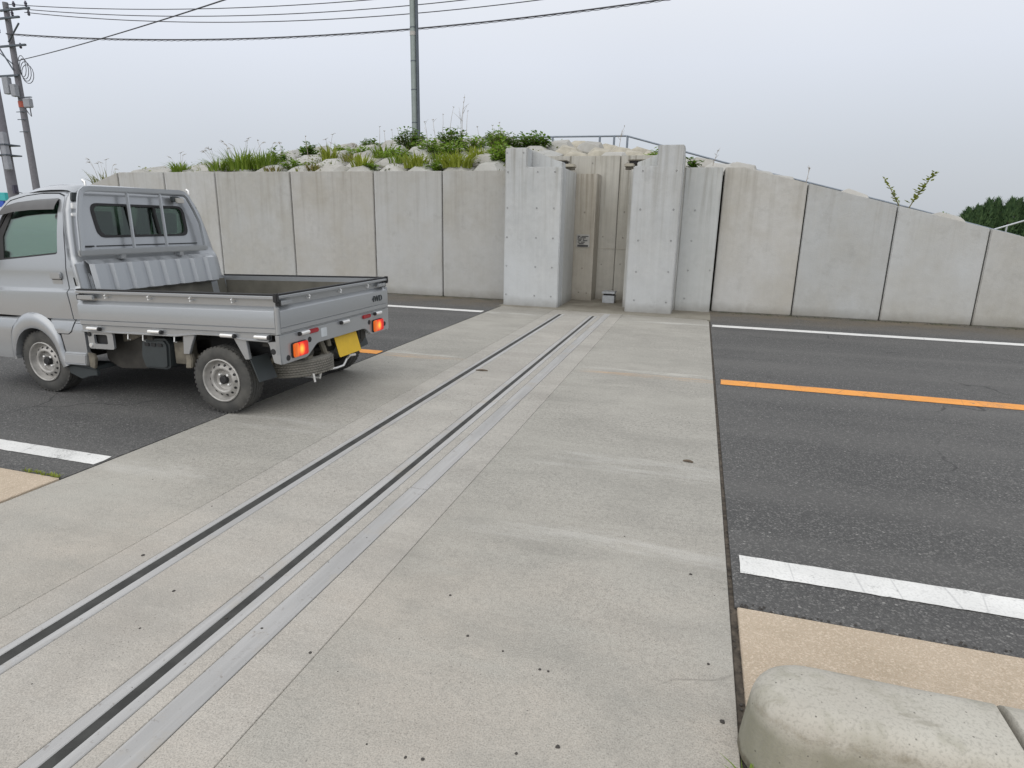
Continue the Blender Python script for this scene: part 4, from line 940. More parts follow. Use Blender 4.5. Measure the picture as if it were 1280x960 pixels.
    s_ = MB(); s_.box(-5.03, -4.74, 3.80, 4.0, .255, .29); s_.prism([(-5.03,.29),(-5.02,.22),(-4.90,.175),(-4.80,.205),(-4.72,.215),(-4.72,.26)], 3.79, 3.82, 'y'); T(s_, 'splash_guard', M_PLAST, .004, None, w)
    s_ = MB(); s_.prism([(-5.60,.70)] + arc(-5.315,.335,.30,.33,170,10,14) + [(-5.0,.30),(-4.98,.70)], 3.98, 4.02, 'y'); T(s_, 'inner_arch', M_BLACK, 0, None, w)
# thin seam lines on the near side
sm = MB(); sm.box(-5.97, -4.884, 3.7995, 3.806, .676, .682); T(sm, 'body_seam', M_BLACK, 0)

# back wall of the cab: filled in (s, z) with s = -1 near .. +1 far
zs = [.62,.9,1.0,1.1,1.15,1.2,1.3,1.37,1.45,1.55,1.6,1.65,1.69,1.72,1.745]
ol = [(-1.0, z) for z in zs] + [(1.0, z) for z in reversed(zs)]
HWR = lambda z: CY-yn(min(z,1.745))
wy0, wy1 = 4.098, 5.080
hole = [((y-CY)/HWR(z), z) for y, z in roundpoly([(wy0,1.338),(wy1,1.338),(wy1,1.606),(wy0,1.606)], .085, 6)]
hole = [((y-CY)/HWR(z), z) for y, z in roundpoly([(wy0+.012,1.336),(wy1-.01,1.341),(wy1,1.606),(wy0,1.606)], .075, 6)]
def backskin(name, outline, hole, mat, off, thick, parent=None):
    bm = fill(outline, hole); cut(bm, 2, [.95,1.02,1.10,1.13,1.16,1.19,1.25,1.30,1.37,1.45,1.52,1.58,1.62,1.65,1.68,1.70,1.72,1.735])
    cut(bm, 0, [s*(1-.06*k*k) for s in (-1,1) for k in (.25,.5,.75,1.0)]+[0,-.5,.5])
    for v in bm.verts:
        s_, z = v.co.x, v.co.z; y = CY+s_*HWR(z); d = (1-abs(s_))*HWR(z); r = .05
        x = xbk(z)+off
        if d < r: x -= .035*(1-math.sqrt(max(0, 1-(1-d/r)**2)))
        if z > 1.68: x -= .05*((z-1.68)/.065)**2
        # ledge above the corrugated panel and a shallow swage round the window
        x += .02*max(0, min(1, (1.175-z)/.03))
        v.co = Vector((x, y, z))
    orient(bm, (1,0,0)); thicken(bm, (-thick,0,0))
    return finish(bm, bpy.data.meshes.new(name), name, mat, parent or TR, ang=28, warp=nose)
cb = backskin('cab_back', ol, hole, M_PAINT, 0, .03)
hs = [(s*1.0, z) for s, z in hole]
cs = [sum(p[0] for p in hs)/len(hs), 1.471]
hin = [(cs[0]+(s-cs[0])*.955, cs[1]+(z-cs[1])*.90) for s, z in hs]
backskin('rear_window', hole, None, M_GLASSR, -.012, .004, cb)
backskin('window_seal', [(cs[0]+(s-cs[0])*1.02, cs[1]+(z-cs[1])*1.05) for s, z in hs], hin, M_BLACK, .006, .014, cb)
for yb_ in (4.462, 4.745):
    b = MB(); b.prism([(yb_-.011,1.345),(yb_+.011,1.345),(yb_+.005,1.60),(yb_-.017,1.60)], -.012, .004, 'x')
    b.v = [(xbk(z)+x, y, z) for x, y, z in b.v]; T(b, 'window_divider', M_BLACK, 0, cb)
# corrugated lower bulkhead
cp = MB(); pr_ = []; y = 3.90; k = 0
while y < 5.22:
    pr_ += [(y, .050), (y+.022, .082), (y+.115, .082), (y+.137, .050)]; y += .176
top_, bot_ = 1.135, .895
vs = []
for yy, dx in pr_: vs += [(xbk(bot_)+.01+dx, yy, bot_), (xbk(top_)+.01+dx, yy, top_-.012), (xbk(top_)+.012, yy, top_+.020)]
n = len(pr_); cp.add(vs, [(3*i+j, 3*(i+1)+j, 3*(i+1)+j+1, 3*i+j+1) for i in range(n-1) for j in range(2)])
for i in range(n-1):
    (ya_, da_), (yb_, db_) = pr_[i], pr_[i+1]; cp.add([(xbk(bot_)+.01+da_, ya_, bot_), (xbk(bot_)+.01+db_, yb_, bot_), (xbk(bot_)-.0, yb_, bot_-.03), (xbk(bot_)-.0, ya_, bot_-.03)], [(0,1,2,3)])
T(cp, 'corrugated_bulkhead', M_PAINT, 0, None, ang=20)
for y in (3.855, 5.245):
    b = MB(); b.prism([(y-.05,.64),(y+.05,.64),(y+.045,1.13),(y-.045,1.13)], 0, .02, 'x'); b.v = [(xbk(z)+x+.005, yy, z) for x, yy, z in b.v]; T(b, 'bulkhead_stay', M_PAINT, .006)
b = MB(); b.prism([(3.89,.65),(4.03,.65),(3.93,1.02),(3.89,1.06)], .02, .05, 'x'); b.v = [(xbk(z)+x, yy, z) for x, yy, z in b.v]; T(b, 'corner_gusset', M_PAINT, .012)
# roof
rf = MB(); xs_ = [-4.925,-4.94,-4.97,-5.03,-5.15,-5.28,-5.39,-5.47,-5.53,-5.57,-5.60]
zt = [1.735,1.752,1.764,1.770,1.772,1.768,1.755,1.735,1.712,1.685,1.655]
ny_ = 25; vs = []
for x, z in zip(xs_, zt):
    for j in range(ny_):
        t = -1+2*j/(ny_-1); hw = CY-3.985; e = abs(t)
        zz = z-.012*t*t-.045*max(0, (e-.80)/.20)**2
        hwx = hw-(.02 if z < 1.7 else 0)
        vs.append((x, CY+t*hwx, min(zz, z)))
rf.add(vs, [(i*ny_+j, i*ny_+j+1, (i+1)*ny_+j+1, (i+1)*ny_+j) for i in range(len(xs_)-1) for j in range(ny_-1)])
T(rf, 'roof', M_PAINT, 0, None, ang=60)
b = MB(); b.add([(-4.95,4.0,1.70),(-5.6,4.0,1.66),(-5.6,5.22,1.66),(-4.95,5.22,1.70)], [(0,1,2,3)]); T(b, 'roof_lining', M_TRIM, 0)
# windscreen, nose and front face
ws_ = MB(); vs = []
for x, z in ((-5.60,1.655),(-5.665,1.54),(-5.76,1.40),(-5.865,1.25),(-6.0,1.08)):
    for j in range(9):
        t = -1+j/4; vs.append((x+.05*t*t, CY+t*(CY-yn(z)-.05), z))
ws_.add(vs, [(i*9+j, i*9+j+1, (i+1)*9+j+1, (i+1)*9+j) for i in range(4) for j in range(8)]); T(ws_, 'windscreen', M_GLASS, 0)
for s_ in (0, 1):
    w = (lambda c: nose(mir(c))) if s_ else nose
    b = MB(); b.tube([(-5.575,4.0,1.655),(-5.635,3.955,1.54),(-5.75,3.915,1.38),(-5.88,3.88,1.2),(-5.98,3.865,1.06)], .028, 8); T(b, 'screen_pillar', M_PAINT, 0, None, w)
    b = MB(); b.prism(roundpoly([(-6.185,.74),(-6.10,.74),(-6.09,.92),(-6.165,.91)], .01), 3.80, 4.12, 'y'); T(b, 'headlamp', M_HEAD, .02, None, w)
    b = MB(); b.prism(rrect(-5.99, -5.93, 1.10, 1.30, .025), 3.60, 3.74, 'y'); b.tube([(-5.94,3.82,1.10),(-5.96,3.68,1.13)], .014, 6); T(b, 'door_mirror', M_PLAST, .015, None, w)
b = MB(); b.prism(roundpoly([(-6.0,1.085,.02),(-6.12,1.03,.05),(-6.175,.90,.04),(-6.185,.55,.03),(-6.20,.50,.02),(-6.20,.33,.03),(-6.10,.30,0),(-6.10,.70,0),(-5.97,1.0,0)], 0), 3.80, 5.42, 'y'); T(b, 'front_panel', M_PAINT, .015)
b = MB(); b.prism(rrect(4.35, 4.87, .36, .46, .02), -6.205, -6.195, 'x'); T(b, 'lower_grille', M_BLACK, 0)
b = MB(); b.box(-6.1, -4.9, 3.86, 5.36, .62, .66); T(b, 'cab_floor', M_UNDER, 0)
# cabin fittings
def seat(y, name='seat'):
    b = MB(); b.prism(roundpoly([(-5.55,.68,.03),(-5.06,.68,0),(-5.02,.90,.05),(-5.55,.92,.06)], 0), y-.24, y+.24, 'y'); s = T(b, name, M_SEAT, .03)
    b = MB(); b.prism(roundpoly([(-5.13,.82,.02),(-5.02,.82,.02),(-4.965,1.32,.05),(-5.05,1.34,.05)], 0), y-.235, y+.235, 'y'); T(b, 'backrest', M_SEAT, .04, s)
    b = MB(); b.prism(roundpoly([(-5.05,1.36,.02),(-4.975,1.36,.02),(-4.965,1.55,.04),(-5.03,1.55,.03)], 0), y-.12, y+.12, 'y'); T(b, 'headrest', M_SEAT, .035, s)
    b = MB(); b.tube([(-5.01,y-.05,1.30),(-5.01,y-.05,1.40)], .008, 6); b.tube([(-5.01,y+.05,1.30),(-5.01,y+.05,1.40)], .008, 6); T(b, 'headrest_rod', M_CHROME, 0, s)
seat(4.24); seat(4.95)
b = MB(); b.prism(roundpoly([(-6.0,1.05,.02),(-5.78,1.07,.05),(-5.68,.98,.03),(-5.70,.72,0),(-6.0,.72,0)], 0), 3.86, 5.36, 'y'); T(b, 'dashboard', M_DASH, .02)
b = MB(); sw = [(-5.56+.19*math.sin(q*.314)*.35, 4.95+.19*math.cos(q*.314), 1.08+.19*math.sin(q*.314)*.93) for q in range(20)]; b.tube(sw, .014, 6, closed=True)
b.tube([(-5.56,4.77,1.08),(-5.57,5.13,1.08)], .015, 6); b.tube([(-5.56,4.95,1.08),(-5.72,4.95,.95)], .025, 8); T(b, 'steering_wheel', M_DASH, 0)
b = MB(); b.box(-4.99, -4.975, 4.475, 4.535, .9, 1.60); b.tube([(-4.99,4.60,1.25),(-5.0,4.68,1.50),(-4.99,4.70,1.58)], .014, 6); T(b, 'seat_belt', M_TRIM, 0)
b = MB(); b.prism(rrect(4.50, 4.72, 1.50, 1.57, .02), -5.58, -5.56, 'x'); T(b, 'rear_view_mirror', M_DASH, .006)
b = MB(); b.lathe([(0,0),(.030,.002),(.032,.010)], (-5.03,3.905,1.49), 'y', 16); T(b, 'belt_guide', M_DASH, 0)

# cargo bed
XT = -2.885; XF = -4.785; YA = 3.762; YB = 2*CY-YA
SEC = [(0.004,.922),(0.0,.918),(0.0,.903),(.006,.898),(.034,.894),(.036,.842),(.002,.812),(0.0,.806),(0.0,.690),(.008,.685),(.002,.680),(.002,.650),(.012,.642),(.012,.636),(.045,.636),(.045,.922)]
b = MB(); b.prism([(YA+d, z) for d, z in SEC], XF, XT-.03, 'x'); gA = T(b, 'side_gate', M_PAINT, 0, None, ang=20)
b = MB(); b.prism([(YB-d, z) for d, z in SEC], XF, XT-.03, 'x'); gB = T(b, 'side_gate', M_PAINT, 0, None, ang=20)
b = MB(); b.prism([(z, XT-d) for d, z in SEC], YA+.03, YB-.03, 'y'); b.v = [(x, y, z) for z, y, x in b.v]; gT = T(b, 'tailgate', M_PAINT, 0, None, ang=20)
b = MB(); b.box(XF, XT-.012, YA+.002, YA+.043, .923, .935); T(b, 'rail_rubber', M_BLACK, .003, gA)
b = MB(); b.box(XF, XT-.012, YB-.043, YB-.002, .923, .935); T(b, 'rail_rubber', M_BLACK, .003, gB)
b = MB(); b.box(XT-.043, XT-.002, YA+.012, YB-.012, .923, .935); T(b, 'rail_rubber', M_BLACK, .003, gT)
for yy, s_ in ((YA, 1), (YB, -1)):
    g_ = gA if s_ > 0 else gB
    b = MB(); b.prism([(XT-.030,yy+s_*.002),(XT-.012,yy+s_*.004),(XT-.003,yy+s_*.014),(XT-.002,yy+s_*.03),(XT-.04,yy+s_*.04)], .64, .84, 'z'); T(b, 'corner_seam', M_PAINT, .002, g_)
    b = MB(); b.box(XT-.032, XT+.003, min(yy-s_*.001, yy+s_*.032), max(yy-s_*.001, yy+s_*.032), .875, .940); T(b, 'corner_rubber', M_BLACK, .005, g_)
    # latches at both ends of each side gate
    for x0, x1 in ((-4.765, -4.60),):
        b = MB(); b.prism(rrect(x0, x1, .852, .888, .010), min(yy-s_*.012, yy+s_*.012), max(yy-s_*.012, yy+s_*.012), 'y'); T(b, 'latch', M_PAINT, .005, g_)
        b = MB(); b.box(x0-.012, x0+.02, min(yy-s_*.006, yy+s_*.03), max(yy-s_*.006, yy+s_*.03), .848, .893); T(b, 'latch_pivot', M_BLACK, .003, g_)
    for x in (-4.49, -4.06, -3.66, -3.28):
        b = MB(); b.tube([(x,yy+s_*.034,.872),(x,yy+s_*.004,.868),(x,yy+s_*.0,.885),(x,yy+s_*.02,.900)], .0065, 6); T(b, 'rope_hook', M_CHROME, 0, g_)
    for x in (-4.645, -4.02, -3.335, -3.03):
        b = MB(); b.tube([(x-.062,yy-s_*.006,.618),(x+.05,yy-s_*.006,.617)], .0155, 10); q = T(b, 'hinge', M_CHROME, 0, g_)
        b = MB(); b.tube([(x+.05,yy-s_*.005,.617),(x+.068,yy-s_*.005,.617)], .016, 10); T(b, 'hinge_cap', M_BLACK, 0, g_)
    # sill under the gate with its lip, raised over the rear wheel
    lip = [(XF+.0,.636),(XT-.10,.636),(XT-.10,.588),(-3.20,.588),(-3.32,.602),(-3.45,.612),(-3.62,.612),(-3.72,.602),(-3.84,.588),(XF+.0,.588)]
    b = MB(); b.prism(lip, min(yy+s_*.012, yy+s_*.05), max(yy+s_*.012, yy+s_*.05), 'y'); T(b, 'sill', M_PAINT, .003)
    b = MB(); pts = [(XF,yy+s_*.010,.592),(-3.84,yy+s_*.010,.592),(-3.72,yy+s_*.010,.606),(-3.62,yy+s_*.010,.616),(-3.45,yy+s_*.010,.616),(-3.32,yy+s_*.010,.606),(-3.20,yy+s_*.010,.592),(XT-.10,yy+s_*.010,.586)]; b.tube(pts, .008, 6); T(b, 'sill_lip', M_PAINT, 0)
    for x, q in ((-4.17, .54), (-3.86, .545), (-4.32, .545)):
        b = MB(); b.tube([(x,yy+s_*.02,.60),(x,yy+s_*.012,q),(x+.004,yy+s_*.03,q-.008)], .006, 6); T(b, 'rope_hook', M_CHROME, 0)
    # wheel-arch struts, mud flap
    b = MB(); b.prism([(-3.775,.60),(-3.665,.60),(-3.70,.53),(-3.735,.45),(-3.79,.45)], min(yy+s_*.018, yy+s_*.045), max(yy+s_*.018, yy+s_*.045), 'y'); T(b, 'arch_stay', M_PAINT, .003)
    b = MB(); b.prism([(-3.785,.45),(-3.735,.45),(-3.725,.40),(-3.74,.335),(-3.80,.33),(-3.79,.38)], min(yy+s_*.03, yy+s_*.07), max(yy+s_*.03, yy+s_*.07), 'y'); T(b, 'arch_stay_foot', M_RUST, .006)
    b = MB(); b.prism([(-3.305,.595),(-3.195,.595),(-3.175,.44),(-3.215,.435)], min(yy+s_*.018, yy+s_*.045), max(yy+s_*.018, yy+s_*.045), 'y'); T(b, 'arch_stay', M_PAINT, .003)
    b = MB(); b.add([(-3.19,yy+s_*.03,.45),(-3.17,yy+s_*.21,.45),(-3.10,yy+s_*.21,.265),(-3.12,yy+s_*.03,.265),(-3.18,yy+s_*.03,.45),(-3.16,yy+s_*.21,.45),(-3.09,yy+s_*.21,.265),(-3.11,yy+s_*.03,.265)],
        [(0,1,2,3),(4,7,6,5),(0,4,5,1),(1,5,6,2),(2,6,7,3),(3,7,4,0)]); T(b, 'mud_flap', M_PLAST, 0, None)
    b = MB(); b.box(-3.78, -3.15, min(yy+s_*.30, yy+s_*.33), max(yy+s_*.30, yy+s_*.33), .40, .62); T(b, 'inner_arch', M_BLACK, 0)
b = MB(); b.box(XF+.02, XT-.045, YA+.045, YB-.045, .625, .652)
for y in [YA+.12+.1*i for i in range(15)]: b.box(XF+.08, XT-.08, y, y+.035, .652, .658)
T(b, 'bed_floor', M_BEDP, 0)
for yy in (YB-.0465, YA+.0445):
    b = MB(); b.box(XF+.03, XT-.06, yy, yy+.002, .66, .878); T(b, 'bed_liner', M_BEDP, 0)
b = MB(); b.box(XT-.0485, XT-.0465, YA+.06, YB-.06, .66, .878); T(b, 'bed_liner', M_BEDP, 0)
b = MB(); b.add([(xbk(.64)+.024,YA+.06,.64),(xbk(.64)+.024,YB-.06,.64),(xbk(.9)+.024,YB-.06,.9),(xbk(.9)+.024,YA+.06,.9)], [(0,1,2,3)]); T(b, 'bed_liner', M_BEDP, 0)
# tailgate latches, hinges, reflectors and lettering
for y0, y1 in ((3.80,3.945),(5.255,5.40)):
    b = MB(); b.prism(rrect(y0, y1, .852, .884, .010), XT-.015, XT+.008, 'x'); T(b, 'latch', M_PAINT, .005, gT)
    b = MB(); b.box(XT-.03, XT+.003, y0-.012 if y0 < 4 else y1-.01, y0+.012 if y0 < 4 else y1+.012, .846, .892); T(b, 'latch_pivot', M_BLACK, .003, gT)
for y in (4.17, 4.62, 5.08):
    b = MB(); b.tube([(XT-.034,y,.872),(XT-.004,y,.868),(XT,y,.885),(XT-.02,y,.900)], .0065, 6); T(b, 'rope_hook', M_CHROME, 0, gT)
for y in (4.05, 4.635, 5.215):
    b = MB(); b.tube([(XT+.010,y-.045,.612),(XT+.010,y+.06,.612)], .0155, 10); T(b, 'hinge', M_CHROME, 0, gT)
    b = MB(); b.tube([(XT+.009,y-.062,.612),(XT+.009,y-.045,.612)], .016, 10); T(b, 'hinge_cap', M_BLACK, 0, gT)
fc = bpy.data.curves.new('emblem', 'FONT'); fc.body = '4WD'; fc.size = .078; fc.extrude = .004; fc.align_x = 'CENTER'; fc.align_y = 'CENTER'; fc.space_character = 1.12
fo = bpy.data.objects.new('emblem', fc); COL.objects.link(fo)
dg = bpy.context.evaluated_depsgraph_get(); em_me = bpy.data.meshes.new_from_object(fo.evaluated_get(dg)); bpy.data.objects.remove(fo)
eo = bpy.data.objects.new('emblem', em_me); COL.objects.link(eo); em_me.materials.clear(); em_me.materials.append(M_PLAST)
eo.parent = gT; eo.location = Vector((XT+.003, 5.225, .748+.029)) - root_loc(gT); eo.rotation_euler = (R(90), 0, R(90))
# rear panel with lamp wells cut round
rp = roundpoly([(3.770,.634,0),(YB-.008,.634,0),(YB-.008,.425,.02),(5.10,.425,.03),(4.99,.500,.03),(4.24,.500,.03),(4.10,.412,.03),(3.785,.412,.03),(3.775,.45,0)], 0, 3)
b = MB(); b.prism(rp, XT-.045, XT-.004, 'x'); pn = T(b, 'rear_panel', M_PAINT, .005)
for yy, s_ in ((YA, 1), (YB, -1)):
    b = MB(); b.prism(roundpoly([(XT-.01,.585,0),(-3.00,.582,.01),(-2.985,.555,.01),(-2.955,.425,.015),(XT-.01,.415,.0)], 0), min(yy+s_*.012, yy+s_*.04), max(yy+s_*.012, yy+s_*.04), 'y'); T(b, 'panel_side', M_PAINT, .006, pn)
    b = MB(); b.lathe([(0,-.004),(.022,-.002),(.024,.003)] if s_ > 0 else [(0,.004),(.022,.002),(.024,-.003)], (-2.955,yy+s_*.012,.51), 'y', 14); T(b, 'rubber_plug', M_BLACK, 0, pn)
for y, z in ((3.855,.452),(4.135,.545),(5.07,.545),(5.36,.49)):
    b = MB(); b.lathe([(0,.004),(.021,.003),(.023,-.003)], (XT-.003,y,z), 'x', 14); T(b, 'rubber_plug', M_BLACK, 0, pn)
for y0, y1 in ((3.895, 4.086), (5.118, 5.309)):
    z0, z1 = .440, .556
    cc = nose(Vector((XT+.02, (y0+y1)/2, (z0+z1)/2)))
    b = MB(); b.prism(rrect(y0, y1, z0, z1, .018), XT-.006, XT+.006, 'x'); hs_ = T(b, 'tail_lamp', M_BLACK, .003, pn)
    b = MB(); b.prism(rrect(y0+.004, y1-.004, z0+.004, z1-.004, .016), XT+.006, XT+.024, 'x')
    b.v = [tuple(nose(Vector(v))) for v in b.v]; b.build('lamp_lens', M_LAMP, hs_, bevel=.008, loc=cc)
for y0, y1 in ((4.120, 4.252), (4.947, 5.092)):
    b = MB(); b.prism(rrect(y0, y1, .590, .625, .016), XT-.004, XT+.010, 'x'); T(b, 'reflector', M_REDR, .005, pn)
b = MB(); b.prism(rrect(4.295, 4.375, .535, .608, .006), XT-.004, XT-.0015, 'x'); T(b, 'sticker', M_STICK, 0, pn)
pl = MB(); pl.prism(rrect(4.552, 4.908, 0, .178, .012, 3), 0, .004, 'x'); pl.v = [(XT-.055+x+(.178-z)*.27, y, .335+z-.02) for x, y, z in pl.v]; po = T(pl, 'licence_plate', M_YEL, 0)
pp = MB()
for y0, y1, z0, z1 in ((4.60,4.66,.125,.155),(4.70,4.76,.125,.155),(4.79,4.85,.125,.155),(4.62,4.655,.025,.105),(4.68,4.715,.025,.105),(4.76,4.795,.025,.105),(4.82,4.855,.025,.105)): pp.box(.0045, .0055, y0, y1, z0, z1)
pb = MB(); pb.box(XT-.08, XT-.05, 4.55, 4.91, .47, .51); T(pb, 'plate_bracket', M_PLAST, .004)
# guard frame behind the cab
gf = bpy.data.objects.new('guard_frame', None); COL.objects.link(gf); gf.parent = TR
def gp(y, z, off=.065): return Vector((xbk(z)+off, y, z))
def bar(pts, wy, wx, name):
    b = MB(); P = [Vector(p) for p in pts]; vs = []
    for i, p in enumerate(P):
        a_, c_ = P[max(0,i-1)], P[min(len(P)-1,i+1)]; t = (c_-a_); t.x = 0; t.normalize(); nrm = Vector((0,-t.z,t.y))
        for du, dv in ((1,1),(-1,1),(-1,-1),(1,-1)): vs.append(p+nrm*du*wy/2+Vector((dv*wx/2,0,0)))
    n_ = len(P); b.add(vs, [(i*4+k, i*4+(k+1)%4, (i+1)*4+(k+1)%4, (i+1)*4+k) for i in range(n_-1) for k in range(4)]+[(3,2,1,0),tuple((n_-1)*4+k for k in range(4))])
    return T(b, name, M_PAINT, .008, gf, ang=40)
frame = [(3.858,1.19),(3.880,1.28),(3.918,1.48),(3.972,1.64),(3.995,1.69),(4.03,1.715),(4.08,1.722),(4.6,1.732),(5.03,1.738),(5.075,1.73),(5.115,1.695),(5.165,1.58),(5.205,1.46),(5.203,1.35),(5.195,1.19)]
bar([gp(y,z) for y, z in frame], .045, .03, 'guard_hoop')
bar([gp(3.835,1.212), gp(5.215,1.215)], .052, .034, 'guard_rail')
bar([gp(4.432,1.71), gp(4.365,1.23)], .030, .024, 'guard_bar'); bar([gp(4.785,1.715), gp(4.722,1.23)], .030, .024, 'guard_bar')
for y in (4.235, 4.875):
    b = MB(); b.box(-4.83, -4.765, y-.028, y+.028, 1.150, 1.195); T(b, 'guard_foot', M_PAINT, .006, gf)
b = MB(); b.prism(rrect(3.905, 4.03, 1.256, 1.268, .004), -.004, .004, 'x'); b.v = [(xbk(z)+.012+x, y, z) for x, y, z in b.v]; T(b, 'swage_slot', M_BLACK, 0, cb)
b = MB(); b.box(0, .004, 4.06, 5.16, 1.258, 1.266); b.v = [(xbk(z)+.0035+x, y, z) for x, y, z in b.v]; T(b, 'swage_line', M_BLACK, 0, cb)
for y, z in ((4.055,1.745),(5.14,1.725)):
    b = MB(); p0 = gp(y, z); b.tube([p0, p0+Vector((0,.0,.03)), p0+Vector((-.02,.0,.045)), p0+Vector((-.03,.015,.03))], .010, 6); T(b, 'lashing_hook', M_CHROME, 0, gf)
b = MB(); b.prism(roundpoly([(4.93,1.648),(5.03,1.648),(5.03,1.69),(4.99,1.70),(4.93,1.70)], .008), .03, .06, 'x'); b.v = [(xbk(z)+x, y, z) for x, y, z in b.v]; q = T(b, 'work_lamp', M_PLAST, .004, gf)
b = MB(); b.prism(rrect(4.96, 5.05, 1.638, 1.685, .008), .058, .078, 'x'); b.v = [(xbk(z)+x, y, z) for x, y, z in b.v]; T(b, 'lamp_face', M_TRIM, .004, q)
for z, hgt in ((1.56,.05),(1.62,.07),(1.50,.03)):
    b = MB(); b.prism(rrect(3.93, 3.985, z, z+hgt, .01), .0, .03, 'x'); b.v = [(xbk(zz)-.02+x, y+(1.56-zz)*-.3, zz) for x, y, zz in b.v]; T(b, 'gap_fitting', M_CHROME if z < 1.6 else M_PLAST, .006, gf)
for a, z in ((5.31,1.60),(5.325,1.55),(5.335,1.50)):
    b = MB(); b.lathe([(0,.006),(.008,.004),(.010,-.004)], (xbk(z)+.004, a-.06, z), 'x', 8); T(b, 'bolt', M_BLACK, 0, gf)
# bits at the front of the sill
fb = rrect(-4.75, -4.485, .447, .585, .02)
bm_o = fb; hb = rrect(-4.685, -4.545, .488, .566, .015)
side('filler_bracket', bm_o, M_PAINT, hb, -.0, .02, fun=lambda z: 3.782)
b = MB(); b.box(-4.70, -4.53, 3.815, 3.82, .47, .58); T(b, 'bracket_void', M_BLACK, 0)
for z, m_ in ((.565, M_BLACK), (.475, M_CHROME)):
    b = MB(); b.lathe([(0,-.010),(.016,-.008),(.019,.003)], (-4.725,3.782,z), 'y', 14); T(b, 'bracket_plug', m_, 0)
# underbody
u = MB(); u.prism(roundpoly([(-4.255,.535,.03),(-4.02,.55,.02),(-3.985,.50,.02),(-4.0,.31,.02),(-4.05,.295,.0),(-4.25,.30,.02),(-4.28,.40,.03)], 0, 3), 3.83, 4.15, 'y'); T(u, 'battery_box', M_PLAST, .018)
u = MB()
for x in (-4.215, -4.15, -4.085): u.box(x, x+.045, 3.822, 3.832, .485, .51)
T(u, 'box_slot', M_BLACK, .002)
u = MB(); u.prism(roundpoly([(-4.75,.56,.03),(-4.28,.58,.02),(-4.30,.27,.03),(-4.60,.255,.03),(-4.74,.32,.03)], 0, 3), 3.92, 4.6, 'y'); T(u, 'fuel_tank', M_UNDER, .02)
u = MB(); u.box(-6.0, -2.93, 4.15, 4.24, .40, .60); u.box(-6.0, -2.93, 4.98, 5.07, .40, .60)
for x in (-4.75, -4.2, -3.85, -3.1): u.box(x, x+.06, 3.84, 5.38, .53, .62)
T(u, 'chassis_rail', M_UNDER, .004)
u = MB(); u.prism([(-4.52,.59),(-4.28,.59),(-4.30,.555),(-4.45,.50),(-4.52,.49)], 3.90, 3.93, 'y'); T(u, 'chassis_bracket', M_RUST, .006); u = MB(); u.box(-3.98, -3.86, 3.88, 4.0, .34, .52); T(u, 'chassis_bracket', M_RUST, .006)
u = MB(); u.tube([(-3.465,3.9,.262),(-3.465,5.32,.262)], .045, 12); u.lathe([(.05,-.12),(.13,-.06),(.14,0),(.13,.06),(.05,.12)], (-3.465,4.61,.262), 'y', 16); T(u, 'rear_axle', M_UNDER, 0, None, None)
u = MB(); u.tube([(-5.29,3.9,.262),(-5.29,5.32,.262)], .035, 10); u.tube([(-5.29,4.61,.33),(-3.5,4.61,.30)], .04, 10); T(u, 'drive_line', M_UNDER, 0, None, None)
u = MB(); u.box(-4.9, -3.55, 4.05, 5.2, .30, .42); T(u, 'gearbox_shield', M_UNDER, .02)
for y in (4.0, 5.22):
    u = MB(); u.tube([(-3.98,y,.42),(-3.7,y,.335),(-3.465,y,.315),(-3.2,y,.36),(-3.02,y,.46)], .022, 6); u.tube([(-3.02,y,.46),(-3.0,y+.02,.56)], .02, 6); T(u, 'leaf_spring', M_RUST, 0, None)
u = MB(); u.tube([(-3.05,4.44,.58),(-2.99,4.40,.52),(-2.96,4.41,.43),(-2.96,4.44,.36)], .026, 8); u.tube([(-3.02,4.53,.58),(-2.98,4.51,.50),(-2.97,4.52,.42)], .022, 8); u.box(-2.99, -2.94, 4.405, 4.475, .33, .38); T(u, 'exhaust_pipe', M_RUST, 0)
u = MB(); u.tube([(-3.10,4.60,.18),(-3.02,4.69,.185),(-2.98,4.745,.20),(-2.96,4.77,.255),(-2.96,4.83,.275),(-2.95,4.90,.27)], .0115, 8); u.tube([(-2.955,4.815,.27),(-2.955,4.80,.36)], .005, 6); T(u, 'tow_hook', M_CHROME, 0)
u = MB(); u.box(-3.0, -2.94, 4.95, 5.02, .36, .56); u.prism([(4.98,.55),(5.08,.55),(5.10,.40),(5.04,.36)], -2.99, -2.95, 'x'); T(u, 'hanger_bracket', M_UNDER, .006)
